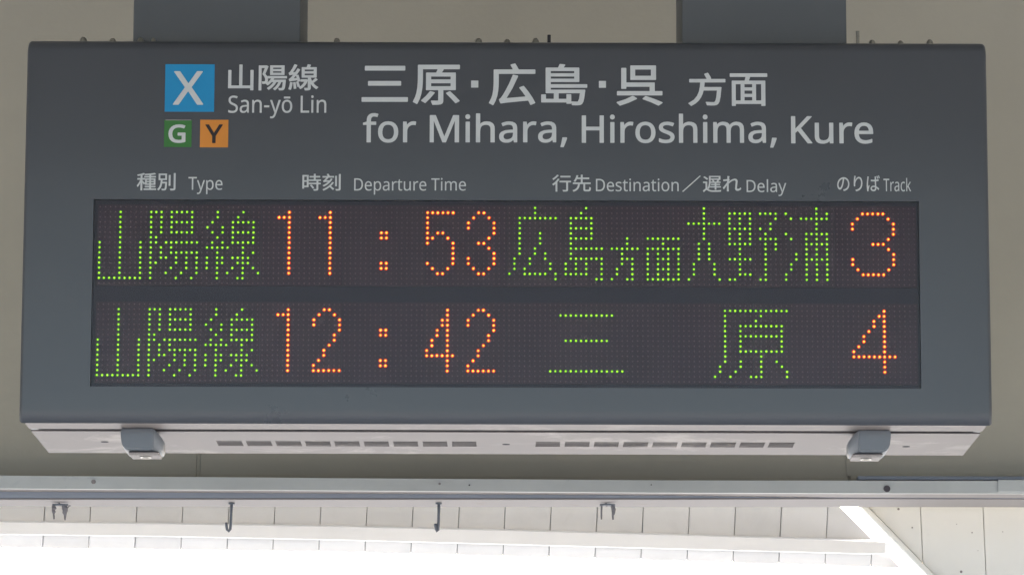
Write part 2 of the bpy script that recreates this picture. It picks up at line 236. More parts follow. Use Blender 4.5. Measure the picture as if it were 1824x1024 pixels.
'時刻': '636,-88 632,-86 629,-83 618,-47 604,-11 604,-4 608,0 744,0 752,2 757,5 759,13 759,269 756,272 384,272 380,274 377,281 377,349 380,355 388,357 756,357 759,361 759,449 756,453 384,453 376,455 374,453 373,449 374,281 373,117 371,113 368,110 364,109 156,109 156,37 154,29 148,26 144,26 76,26 69,29 67,37 67,777 69,785 72,788 368,788 371,785 373,781 373,541 376,537 384,539 624,539 626,541 626,645 624,649 420,650 417,653 415,657 415,725 416,729 419,733 424,735 624,735 626,737 626,845 628,851 632,854 708,855 712,854 716,851 718,845 718,737 720,735 928,735 932,734 936,730 937,657 935,653 932,650 720,649 718,645 718,541 720,539 968,539 976,537 979,529 979,461 976,455 968,453 852,453 851,449 852,357 964,356 967,353 969,349 968,277 964,273 960,272 856,272 852,271 851,269 851,9 846,-31 832,-59 804,-74 740,-86;1108,-85 1058,-19 1057,-15 1060,-8 1176,50 1277,117 1376,201 1459,293 1527,393 1532,398 1540,398 1611,369 1613,365 1611,357 1544,257 1472,173 1473,169 1556,94 1628,21 1630,17 1630,13 1628,9 1575,-39 1568,-44 1564,-44 1560,-42 1491,33 1412,109 1408,110 1272,3 1120,-85 1112,-87;1724,-85 1720,-83 1718,-79 1708,-44 1693,-7 1693,-3 1696,2 1704,4 1788,2 1836,3 1848,6 1851,9 1854,17 1854,833 1856,838 1860,841 1864,842 1940,841 1944,838 1946,833 1946,17 1942,-23 1926,-55 1896,-73 1832,-84;572,25 568,29 516,114 444,201 439,209 440,213 444,218 504,254 512,254 516,251 592,165 649,73 648,69 644,64 580,25;1116,139 1066,201 1064,205 1064,209 1066,213 1172,273 1264,342 1328,405 1324,408 1172,397 1116,386 1112,386 1106,389 1081,461 1081,469 1084,473 1112,487 1140,513 1185,565 1241,641 1064,642 1056,644 1052,649 1052,653 1053,725 1056,728 1060,730 1304,731 1305,733 1288,773 1259,825 1257,833 1259,837 1264,840 1336,859 1340,857 1344,853 1382,789 1408,731 1608,730 1616,728 1619,721 1619,653 1617,645 1612,642 1352,642 1348,639 1285,553 1228,489 1228,485 1404,492 1433,537 1460,585 1464,589 1468,591 1540,568 1545,565 1547,561 1547,557 1483,453 1404,355 1319,273 1226,201 1124,139;1680,160 1676,163 1674,169 1674,729 1675,733 1678,737 1684,739 1756,739 1760,737 1763,729 1763,169 1760,161 1756,159;156,197 160,195 280,195 284,197 284,409 160,410 156,409;156,497 160,496 284,497 284,701 156,701',
'行先': '1101,-95 1097,-93 1094,-90 1074,-58 1046,-26 1046,-18 1053,-13 1157,32 1233,93 1280,166 1307,246 1319,326 1317,330 1065,331 1061,334 1059,338 1059,414 1061,418 1065,421 1069,422 1461,422 1462,426 1462,606 1461,607 1269,606 1232,530 1182,458 1177,454 1169,455 1137,473 1105,489 1101,494 1102,502 1165,602 1213,714 1245,822 1249,829 1257,831 1329,815 1334,814 1338,810 1338,802 1307,702 1307,698 1309,697 1461,697 1462,698 1462,846 1464,850 1469,854 1473,854 1545,854 1553,852 1557,846 1557,698 1877,697 1881,697 1887,694 1889,686 1889,614 1887,610 1881,607 1557,606 1557,422 1949,422 1953,422 1959,418 1961,414 1961,338 1959,334 1953,330 1685,330 1685,46 1688,26 1697,19 1725,17 1845,17 1849,17 1869,25 1882,66 1889,162 1893,167 1901,167 1933,150 1969,136 1973,134 1975,130 1969,46 1955,-10 1933,-48 1901,-67 1857,-73 1713,-73 1669,-70 1629,-58 1607,-34 1595,2 1592,46 1592,326 1589,330 1417,330 1400,226 1367,126 1312,38 1225,-37 1106,-94;189,-92 185,-88 184,-82 184,338 181,342 139,302 85,255 77,252 73,254 69,258 18,318 16,322 16,326 21,332 123,418 218,518 301,634 305,638 309,639 385,611 389,606 389,602 336,522 277,446 277,-86 275,-90 269,-93;569,-84 565,-78 555,-42 540,-6 541,2 545,5 645,3 705,4 717,7 721,10 724,18 724,422 721,426 389,427 386,430 384,434 385,511 389,515 393,516 965,515 969,511 970,506 970,434 968,430 965,427 821,426 818,422 818,14 813,-26 797,-54 765,-75 697,-85 577,-86;77,557 71,562 52,590 27,622 26,626 29,633 157,736 265,854 273,854 348,822 350,818 350,814 348,810 225,675 85,559 81,557;433,705 429,710 429,714 429,786 431,790 437,794 933,794 937,793 940,790 942,786 942,710 940,706 933,703 441,703',
'遅れ': '87,-87 82,-83 32,-19 31,-11 107,64 168,105 171,109 171,413 55,414 47,417 45,425 45,493 47,498 51,501 55,502 255,502 259,500 262,497 263,113 266,109 343,58 411,29 499,15 599,11 787,16 967,30 971,29 975,25 976,21 962,-19 954,-59 951,-64 947,-66 787,-73 599,-76 487,-72 395,-55 319,-21 263,18 223,36 191,21 187,17 146,-23 98,-83 94,-87;1263,-45 1260,-39 1263,21 1266,281 1263,283 1120,77 1116,73 1111,72 1107,74 1104,77 1055,143 1052,149 1055,157 1168,305 1274,457 1275,461 1281,541 1279,544 1275,544 1091,520 1087,523 1085,529 1077,613 1079,617 1087,620 1151,621 1215,627 1287,637 1292,725 1292,761 1288,797 1290,805 1295,808 1299,808 1395,804 1399,801 1401,793 1391,737 1382,657 1384,653 1414,617 1416,613 1416,609 1371,537 1368,509 1371,506 1443,565 1555,632 1667,661 1719,655 1759,637 1788,609 1793,601 1810,565 1815,517 1778,145 1784,113 1799,95 1819,89 1823,89 1867,97 1915,123 1967,170 1971,172 1975,172 1979,170 1982,165 1995,77 1994,73 1991,68 1931,22 1871,-5 1803,-16 1759,-10 1727,7 1703,33 1686,73 1681,121 1718,497 1710,537 1707,540 1687,559 1684,561 1647,569 1559,541 1555,539 1455,470 1360,381 1356,265 1357,145 1360,25 1365,-39 1363,-44 1359,-46 1355,-47 1271,-47;643,45 640,49 639,53 639,165 635,167 419,167 413,169 410,173 409,177 409,233 411,239 415,242 635,243 639,245 639,297 635,299 467,299 462,301 460,305 459,309 459,365 463,370 467,372 639,373 639,425 443,425 439,426 436,429 433,433 431,442 425,369 410,269 384,173 343,86 339,82 331,82 302,101 263,121 263,129 267,132 320,265 343,413 348,553 348,805 350,813 355,816 927,816 935,814 938,809 937,601 935,597 931,595 871,595 862,593 871,589 873,585 873,581 825,501 931,500 939,498 942,493 942,489 942,433 940,429 935,425 931,425 731,425 728,421 728,377 729,373 731,372 911,371 916,365 915,305 912,301 907,299 731,299 728,297 728,293 728,249 728,245 731,243 955,242 959,239 961,233 960,173 957,169 951,167 731,167 728,165 728,161 727,48 723,44 719,43 647,43;434,497 435,495 439,499 443,500 545,501 528,533 499,577 500,585 503,588 516,593 507,595 439,595 435,593;637,501 639,500 733,501 762,553 782,593 779,595 587,595 583,594 611,553;243,597 163,665 63,735 61,741 63,746 115,793 123,793 223,730 306,661 307,653 305,649 255,598 251,596;435,669 847,669 847,741 843,742 439,742 435,741',
'のりば': '1377,-56 1373,-52 1326,18 1325,22 1327,26 1333,29 1453,54 1557,99 1643,170 1695,266 1715,394 1708,486 1690,558 1659,614 1617,650 1561,664 1489,644 1422,590 1369,518 1331,438 1312,354 1310,298 1314,234 1313,228 1309,225 1229,219 1226,222 1225,226 1217,294 1214,386 1225,554 1250,754 1253,798 1257,803 1345,800 1351,798 1353,794 1324,650 1312,558 1313,553 1328,582 1372,642 1429,696 1497,734 1573,749 1653,731 1716,686 1766,614 1798,514 1809,398 1789,248 1732,130 1637,40 1521,-19 1381,-56;2137,-51 2110,86 2098,270 2117,510 2149,730 2150,766 2153,771 2157,772 2245,764 2249,762 2251,758 2241,722 2234,690 2201,494 2184,286 2186,214 2190,182 2193,175 2210,222 2241,296 2245,298 2249,296 2289,265 2292,262 2292,258 2250,138 2221,38 2217,14 2216,-6 2219,-42 2218,-46 2213,-49 2145,-54 2141,-54;2541,-46 2501,-43 2441,-24 2394,10 2370,50 2369,54 2360,102 2369,150 2394,194 2398,198 2441,231 2497,251 2573,260 2621,257 2657,252 2659,254 2650,494 2649,498 2645,498 2557,496 2389,502 2384,506 2384,510 2384,586 2389,590 2477,584 2557,582 2649,585 2650,586 2650,702 2646,766 2649,770 2653,771 2745,770 2748,766 2743,734 2741,702 2740,590 2741,589 2821,597 2905,611 2910,610 2913,606 2913,602 2913,526 2909,521 2825,510 2740,502 2744,358 2751,226 2753,224 2860,166 2945,98 2949,94 2949,90 2906,22 2901,18 2897,19 2893,22 2821,84 2757,128 2755,126 2754,122 2749,70 2732,26 2697,-14 2645,-40 2573,-49;533,-36 485,38 483,42 485,47 489,49 573,62 648,86 717,129 773,186 811,262 825,354 814,442 780,518 726,578 653,621 573,639 569,640 567,638 544,502 508,358 468,242 425,155 380,94 376,90 325,52 269,38 265,39 213,50 161,88 121,144 94,218 83,314 106,442 168,554 261,644 265,647 385,706 529,729 661,710 771,654 849,576 853,570 902,470 920,354 902,230 853,130 778,54 773,50 669,-6 537,-37;2553,38 2561,37 2605,43 2629,54 2648,74 2660,106 2664,142 2662,170 2617,181 2565,185 2501,175 2461,150 2458,146 2443,110 2457,74 2459,70 2497,46;260,146 269,144 273,145 316,166 366,242 418,378 450,510 471,634 469,637 374,610 289,554 225,482 187,402 173,318 179,254 195,206 219,170 245,150;2837,633 2833,635 2831,638 2804,710 2773,782 2777,788 2829,803 2833,801 2835,798 2864,734 2894,658 2893,654 2889,651;2937,665 2933,670 2906,742 2874,810 2874,814 2877,817 2929,834 2935,830 2968,762 2997,690 2996,686 2993,683 2941,665',
'X': '0,-12 -6,-8 -8,-4 -8,4 -6,8 226,372 8,707 6,712 8,721 12,725 20,727 120,727 128,723 292,462 296,462 462,724 472,727 564,727 573,724 578,716 576,707 361,376 361,372 592,8 595,0 592,-8 588,-11 580,-13 480,-13 472,-10 292,283 288,280 108,-9 100,-13',
'San-yō Lin': '2087,-240 2061,-236 2057,-232 2058,-160 2063,-158 2087,-162 2119,-164 2147,-161 2171,-152 2191,-140 2209,-120 2224,-96 2262,-4 2262,0 2047,536 2051,540 2143,540 2147,539 2149,536 2265,232 2299,132 2307,98 2311,103 2325,152 2353,236 2461,536 2463,539 2467,540 2559,540 2563,538 2564,536 2563,532 2332,-76 2311,-124 2289,-160 2256,-200 2223,-223 2187,-237 2183,-239 2135,-244;211,-12 171,-10 103,1 50,20 47,24 48,112 51,114 91,99 139,85 195,75 251,72 299,75 335,85 367,101 391,125 404,152 408,184 404,212 395,236 391,243 375,261 347,280 299,304 199,345 163,362 130,384 103,408 83,436 69,464 59,500 56,544 63,596 85,640 123,679 167,705 223,722 287,728 343,725 395,717 443,704 486,688 489,684 459,604 455,604 415,619 375,630 331,638 287,641 247,638 212,628 187,612 169,592 160,572 155,540 159,508 169,484 191,459 219,440 255,422 368,376 415,350 456,320 483,285 499,244 506,192 498,132 475,81 471,76 435,40 383,10 319,-8 247,-14;743,-12 715,-9 675,4 639,28 614,56 597,100 591,148 599,200 619,240 655,275 735,309 851,324 935,327 939,328 939,356 932,408 912,444 907,447 879,462 831,470 791,467 755,458 716,444 683,430 679,430 650,500 655,504 691,521 735,535 787,546 839,549 923,538 985,504 1011,470 1028,424 1033,364 1033,0 1031,-3 1027,-4 963,-3 961,0 947,64 943,69 923,45 899,24 871,7 843,-4 807,-12 763,-14;2843,-12 2807,-8 2759,6 2719,28 2682,60 2653,100 2630,148 2616,204 2611,268 2618,352 2641,420 2678,476 2729,516 2787,540 2795,542 2863,550 2935,541 2995,516 3045,476 3083,420 3107,352 3115,268 3111,204 3097,148 3075,100 3046,60 3009,28 2964,4 2915,-9 2863,-14;1195,-4 1191,0 1191,536 1195,540 1267,540 1270,536 1283,468 1303,493 1326,512 1352,528 1387,541 1419,548 1455,550 1539,537 1599,503 1628,464 1646,412 1651,348 1651,0 1647,-4 1559,-4 1556,0 1556,340 1549,396 1529,436 1524,440 1491,460 1439,468 1387,462 1351,448 1347,445 1323,422 1319,417 1295,360 1287,280 1287,0 1283,-4;3519,-2 3518,712 3519,716 3523,718 3611,718 3615,716 3616,712 3616,88 3619,84 3923,84 3928,80 3928,0 3923,-4 3523,-4;4031,-2 4030,536 4035,540 4123,540 4126,536 4126,0 4123,-4 4119,-4 4035,-4;4291,-4 4288,0 4288,536 4291,540 4363,540 4367,536 4379,469 4399,493 4423,512 4449,528 4483,541 4515,548 4551,550 4635,538 4695,504 4699,500 4725,464 4743,412 4748,348 4747,-2 4743,-4 4659,-4 4655,-3 4653,0 4653,340 4646,396 4626,436 4591,459 4535,468 4487,462 4447,447 4419,421 4416,416 4392,360 4384,280 4384,0 4379,-4;761,68 783,65 843,74 895,102 927,148 938,212 938,256 935,258 863,255 779,245 727,224 700,192 699,188 690,148 697,112 715,87 719,84 747,70;2855,68 2863,67 2911,73 2950,92 2978,120 2999,160 3011,208 3016,268 3012,328 2999,376 2978,416 2948,444 2911,462 2863,468 2811,461 2775,444 2747,416 2719,352 2710,268 2714,212 2725,164 2748,120 2779,90 2815,73;1767,225 1764,228 1764,232 1764,304 1764,308 1767,311 2007,311 2011,311 2014,308 2014,232 2014,228 2011,225;2711,604 2710,676 2711,679 2715,681 3011,681 3015,676 3015,608 3014,604 3011,602 2715,602;4059,624 4039,636 4027,656 4023,680 4028,708 4039,725 4059,738 4079,741 4099,738 4115,727 4129,708 4134,680 4130,656 4116,636 4099,625 4079,621',
'G': '385,-34 293,-24 205,10 133,68 127,74 76,150 46,246 35,358 47,466 80,558 85,568 140,642 217,700 313,737 321,739 433,750 493,747 549,739 605,724 653,706 661,702 667,694 670,686 669,674 634,594 625,583 617,579 605,578 561,596 517,608 473,616 425,619 353,610 293,587 245,550 210,498 189,434 181,358 188,282 206,218 237,167 284,126 341,103 425,94 465,95 497,98 537,106 538,270 537,271 405,271 397,273 389,278 383,286 381,298 381,378 383,386 387,394 397,401 405,403 653,403 661,402 669,398 674,394 678,386 680,374 680,26 676,14 669,6 661,2 601,-15 541,-27 473,-34 405,-36',
'Y': '228,-12 224,-8 222,0 222,268 -13,704 -16,712 -15,720 -8,728 0,730 100,730 106,728 110,724 280,403 284,399 457,724 461,728 468,730 564,730 572,729 576,726 581,720 582,712 580,706 344,272 344,0 342,-8 336,-14 328,-16 236,-16',
'for': '627,-18 591,-15 543,-1 499,23 460,58 431,98 408,146 394,206 389,270 396,354 419,422 459,482 511,522 571,547 647,556 723,546 783,521 832,482 873,422 897,354 905,266 901,206 886,146 865,98 832,54 799,24 751,-2 699,-15 647,-20;103,-8 99,-2 99,2 99,458 11,459 7,462 5,466 5,510 6,514 11,518 98,546 104,634 120,686 148,726 183,753 231,770 283,775 315,774 343,769 391,756 395,753 397,746 373,674 370,670 363,668 326,678 303,682 283,683 251,677 227,657 213,626 207,570 207,546 335,546 340,542 342,538 342,466 339,461 331,458 207,458 207,-2 203,-8 199,-10 111,-10;1027,-7 1024,-2 1024,2 1024,534 1026,542 1031,546 1035,546 1107,546 1111,545 1116,538 1123,468 1127,467 1153,498 1179,520 1215,541 1247,552 1283,556 1319,554 1351,549 1355,546 1357,538 1346,458 1343,452 1335,449 1307,454 1275,456 1251,453 1223,444 1199,430 1177,410 1158,386 1144,358 1135,322 1132,286 1132,2 1130,-6 1127,-9 1119,-10 1035,-10;639,74 647,73 695,80 731,97 756,122 778,166 790,210 794,270 789,330 778,374 759,410 730,438 695,455 647,462 599,456 595,455 563,440 537,414 509,350 500,270 504,210 517,162 535,126 562,98 567,95 599,80',
'Mihara,': '3357,-139 3353,-137 3350,-133 3349,-129 3369,-45 3401,122 3405,125 3409,126 3501,126 3509,124 3520,107 3519,99 3495,23 3465,-57 3433,-133 3429,-138 3425,-139;1965,-17 1949,-16 1905,-1 1869,23 1842,55 1825,99 1819,147 1827,203 1849,245 1885,279 1969,316 2085,330 2165,333 2167,335 2167,355 2161,407 2142,439 2137,443 2109,457 2065,464 2025,461 1989,451 1953,439 1917,423 1913,423 1909,425 1905,431 1879,495 1879,503 1885,509 1925,527 1969,541 2017,552 2073,555 2160,543 2220,511 2225,507 2252,471 2268,423 2273,363 2273,3 2272,-5 2267,-9 2261,-10 2201,-10 2193,-8 2189,-1 2177,53 2173,55 2161,41 2136,19 2109,2 2077,-11 2041,-18 1997,-20;2941,-17 2925,-16 2881,-2 2845,21 2816,55 2798,99 2793,147 2801,203 2822,243 2859,279 2941,315 3057,330 3137,333 3141,335 3141,355 3135,407 3117,437 3113,442 3085,457 3041,464 2997,460 2961,451 2925,438 2893,424 2885,424 2881,427 2879,431 2853,495 2853,503 2857,508 2897,527 2941,540 2993,552 3045,555 3133,544 3197,509 3225,472 3242,423 3247,363 3247,3 3246,-5 3241,-9 3237,-10 3169,-9 3164,-5 3163,-1 3149,57 3137,43 3111,19 3081,1 3053,-10 3013,-18 2973,-20;93,-9 88,-5 87,3 87,711 89,720 93,723 97,724 229,724 234,723 239,719 449,160 453,154 669,719 673,723 677,724 809,724 817,721 820,715 820,711 820,3 820,-1 817,-7 809,-10 721,-10 717,-9 713,-6 711,-1 711,439 712,507 715,563 713,568 496,-1 493,-7 485,-10 413,-10 408,-9 403,-5 189,566 186,559 189,507 190,431 190,-1 189,-5 185,-9 181,-10;989,-10 983,-5 982,3 982,539 985,543 993,546 1081,546 1087,543 1090,535 1090,-1 1089,-5 1085,-9 1081,-10;1249,-10 1245,-9 1241,-5 1240,3 1240,759 1243,767 1249,770 1337,770 1345,767 1348,759 1348,539 1345,486 1346,491 1349,492 1375,515 1405,533 1437,545 1469,552 1509,555 1569,550 1617,534 1661,504 1689,465 1706,415 1712,351 1712,-1 1709,-7 1701,-10 1613,-10 1606,-5 1605,3 1605,343 1599,395 1580,431 1549,452 1545,454 1493,462 1445,456 1405,439 1380,415 1361,379 1352,335 1348,275 1348,3 1347,-5 1342,-9 1337,-10;2425,-9 2420,-5 2419,3 2419,535 2421,542 2425,545 2429,546 2501,546 2508,543 2511,535 2518,471 2521,465 2549,499 2577,523 2609,541 2641,552 2677,556 2713,554 2745,550 2749,547 2752,539 2741,459 2737,451 2729,449 2701,454 2673,456 2645,453 2621,445 2591,427 2573,411 2553,386 2538,355 2530,323 2527,287 2527,-1 2525,-6 2521,-9 2517,-10;1987,75 2017,71 2077,80 2125,107 2156,151 2166,215 2166,251 2097,249 2017,240 1965,219 1939,187 1930,147 1936,115 1953,92 1981,76;2961,75 2993,71 3049,79 3099,107 3130,151 3140,215 3140,247 3138,251 3073,249 2989,239 2941,220 2937,216 2913,187 2904,147 2910,115 2927,91 2953,77;1017,619 993,632 980,651 975,679 980,711 993,730 1013,743 1037,747 1060,743 1078,731 1093,710 1098,683 1093,652 1078,631 1061,620 1037,615',
'Hiroshima,': '4905,-138 4900,-133 4900,-125 4918,-45 4936,39 4949,119 4953,124 4957,126 5057,125 5061,122 5068,111 5070,103 5045,23 5015,-57 4983,-133 4980,-137 4973,-139;1685,-17 1661,-15 1613,-2 1569,22 1529,57 1499,99 1475,147 1462,207 1457,271 1465,351 1488,423 1524,479 1577,521 1645,548 1717,556 1785,548 1849,522 1899,483 1940,423 1965,351 1973,271 1969,203 1955,147 1933,99 1901,55 1865,23 1821,-1 1769,-15 1713,-20;2181,-17 2137,-11 2101,0 2065,15 2061,18 2059,23 2059,103 2062,111 2069,114 2073,113 2109,98 2149,84 2193,74 2241,71 2293,76 2329,90 2348,111 2356,139 2354,155 2346,171 2335,183 2309,200 2277,216 2181,255 2141,275 2105,299 2079,327 2063,363 2058,403 2065,451 2085,487 2117,517 2185,547 2269,556 2317,554 2361,546 2405,535 2445,519 2449,515 2450,507 2419,435 2413,430 2405,431 2373,443 2337,454 2301,461 2265,464 2217,460 2185,447 2168,431 2162,407 2165,391 2173,378 2189,364 2213,350 2245,335 2341,297 2381,277 2417,252 2441,223 2455,191 2461,147 2454,99 2435,59 2429,51 2397,20 2353,-2 2301,-15 2237,-20;4489,-17 4473,-16 4429,-1 4393,23 4366,55 4348,99 4343,147 4351,203 4373,245 4409,279 4493,316 4609,330 4689,333 4691,335 4691,355 4685,407 4666,439 4661,443 4633,457 4589,464 4549,461 4513,451 4477,439 4441,423 4437,423 4433,425 4429,431 4403,495 4403,503 4409,509 4449,527 4493,541 4541,552 4597,555 4684,543 4744,511 4749,507 4776,471 4792,423 4797,363 4797,3 4796,-5 4791,-9 4785,-10 4725,-10 4717,-8 4713,-1 4701,53 4697,55 4685,41 4660,19 4633,2 4601,-11 4565,-18 4521,-20;93,-9 88,-5 87,3 87,711 89,720 93,723 97,724 185,724 191,723 196,719 197,711 197,423 541,422 543,427 543,711 544,719 549,723 553,724 641,724 649,722 652,719 653,711 653,3 652,-5 647,-9 641,-10 553,-10 549,-9 544,-5 543,3 543,319 541,323 197,323 197,-1 193,-8 189,-10;825,-10 821,-9 817,-5 816,-1 816,539 819,543 825,546 917,546 921,543 924,535 924,-1 921,-7 913,-10;1081,-10 1075,-5 1074,3 1074,539 1077,543 1085,546 1157,546 1161,545 1166,539 1173,468 1177,467 1204,499 1229,520 1265,541 1297,552 1333,556 1369,554 1401,549 1405,546 1407,539 1396,459 1393,452 1385,449 1357,454 1329,456 1301,453 1277,445 1246,427 1225,407 1206,383 1193,355 1186,327 1182,287 1181,-4 1177,-9 1173,-10;2577,-9 2572,-5 2571,3 2571,759 2574,767 2581,770 2669,770 2676,767 2679,759 2679,539 2676,491 2677,488 2706,515 2737,533 2769,545 2801,553 2837,555 2897,550 2949,533 2989,507 3019,467 3037,415 3043,351 3043,-1 3041,-6 3037,-9 3033,-10 2945,-10 2941,-9 2937,-5 2936,3 2936,343 2930,395 2909,433 2877,454 2825,462 2773,456 2737,440 2711,415 2692,379 2683,335 2679,275 2679,3 2678,-5 2673,-9 2669,-10;3197,-10 3193,-8 3189,-1 3189,539 3193,544 3197,546 3289,546 3294,543 3297,535 3297,-1 3293,-8 3289,-10;3453,-9 3448,-5 3447,3 3447,535 3449,542 3453,545 3525,546 3533,545 3538,539 3546,491 3549,484 3557,495 3580,515 3609,535 3641,547 3669,553 3701,556 3761,550 3813,532 3850,503 3869,473 3873,472 3898,503 3941,532 3993,550 4041,556 4049,555 4128,543 4189,505 4224,443 4236,351 4236,3 4236,-1 4233,-7 4225,-10 4141,-10 4135,-9 4130,-5 4129,3 4129,343 4123,395 4105,432 4077,453 4073,455 4029,462 3969,452 3965,450 3925,419 3904,371 3895,295 3895,3 3894,-5 3889,-9 3885,-10 3797,-10 3793,-9 3789,-5 3788,-1 3788,343 3785,383 3777,411 3765,431 3747,447 3721,458 3689,462 3645,457 3609,441 3584,415 3568,379 3558,335 3555,279 3555,3 3554,-5 3549,-9 3545,-10;1699,75 1717,73 1761,79 1797,96 1825,123 1846,163 1858,211 1862,267 1858,327 1845,375 1826,411 1797,439 1761,456 1713,462 1665,455 1630,439 1605,414 1577,351 1568,271 1572,211 1583,163 1605,123 1633,96 1669,79;4511,75 4541,71 4601,80 4649,107 4680,151 4690,215 4690,251 4621,249 4541,240 4489,219 4463,187 4454,147 4460,115 4477,91 4505,76;853,618 845,621 828,631 814,651 809,679 813,707 828,731 847,743 869,747 893,744 913,730 927,711 932,683 928,655 927,651 913,632 893,619 873,615;3221,618 3201,631 3187,651 3182,679 3187,711 3201,731 3221,744 3245,747 3265,744 3286,731 3300,711 3305,683 3300,651 3286,631 3265,619 3245,615',
'Kure': '873,-18 833,-15 781,1 741,29 711,70 694,118 688,186 689,540 693,545 697,546 785,546 793,544 797,538 797,194 804,138 824,102 854,82 905,73 957,79 993,93 1021,118 1039,154 1050,202 1054,258 1054,534 1056,542 1061,546 1065,546 1153,546 1157,545 1161,540 1162,534 1161,-4 1157,-9 1153,-10 1077,-10 1072,-6 1070,-2 1061,48 1057,47 1049,37 1025,17 993,-1 961,-11 929,-18 893,-20;1945,-18 1889,-12 1825,11 1768,54 1727,110 1703,182 1695,262 1703,350 1724,418 1763,478 1813,521 1869,546 1941,556 2009,548 2061,526 2068,522 2112,486 2147,434 2166,374 2173,302 2173,250 2169,243 2165,241 1813,241 1809,240 1808,238 1819,174 1849,122 1853,117 1901,86 1969,75 2013,77 2057,84 2093,95 2137,112 2145,110 2148,106 2149,26 2149,22 2145,17 2101,-1 2057,-11 2013,-18 1965,-20;93,-9 89,-6 87,2 87,714 89,720 93,723 97,724 185,724 193,722 196,718 197,390 201,392 301,503 497,722 505,724 605,724 613,723 617,718 618,714 614,706 338,402 627,6 629,-2 627,-6 621,-10 617,-10 513,-10 509,-9 505,-6 261,323 257,325 199,274 197,270 197,2 195,-6 189,-10 185,-10;1317,-9 1313,-4 1312,2 1312,534 1314,542 1317,545 1325,546 1393,546 1401,543 1404,538 1411,470 1413,464 1420,474 1445,502 1469,522 1501,541 1537,552 1573,556 1605,554 1637,550 1641,548 1645,542 1645,538 1634,458 1633,454 1629,450 1621,449 1593,454 1565,456 1537,453 1513,445 1485,428 1465,410 1446,386 1431,354 1423,322 1420,286 1420,-2 1417,-7 1409,-10 1321,-10;1811,334 1813,331 1817,331 2057,331 2060,334 2058,362 2049,394 2030,426 2009,446 1981,458 1941,464 1889,455 1849,426 1822,382',
'Type': '323,0 233,0 233,635 10,635 10,714 545,714 545,635 323,635;557,536 651,536 767,231 801,130 812,85 816,85 835,150 862,232 971,536 1066,536 835,-74 814,-121 791,-161 762,-195 729,-219 688,-235 640,-240 598,-237 567,-232 567,-162 594,-166 626,-168 655,-165 680,-156 700,-143 718,-123 733,-100 745,-73 773,-2;1406,546 1468,538 1521,515 1566,477 1599,423 1619,354 1626,269 1619,185 1599,115 1565,61 1521,21 1468,-2 1405,-10 1366,-7 1332,1 1302,14 1278,29 1257,48 1239,68 1233,68 1237,25 1239,-20 1239,-240 1151,-240 1151,536 1223,536 1235,463 1239,463 1257,485 1278,505 1302,522 1331,535 1366,543;1390,472 1341,467 1303,451 1274,426 1255,390 1244,343 1239,286 1239,269 1242,208 1253,157 1272,117 1300,87 1340,69 1392,63 1437,70 1473,90 1500,122 1519,163 1531,213 1535,270 1526,353 1500,417 1472,448 1435,466;1973,546 2037,538 2091,516 2135,480 2168,431 2187,372 2194,304 2194,251 1827,251 1840,171 1874,112 1927,77 1998,65 2046,67 2088,74 2129,86 2170,102 2170,25 2129,9 2089,-1 2045,-8 1994,-10 1922,-2 1859,21 1807,60 1768,113 1744,182 1736,264 1743,346 1765,415 1801,471 1849,512 1906,538;1972,474 1916,464 1872,433 1843,385 1829,321 2102,321 2098,364 2088,401 2070,431 2046,454 2013,469',
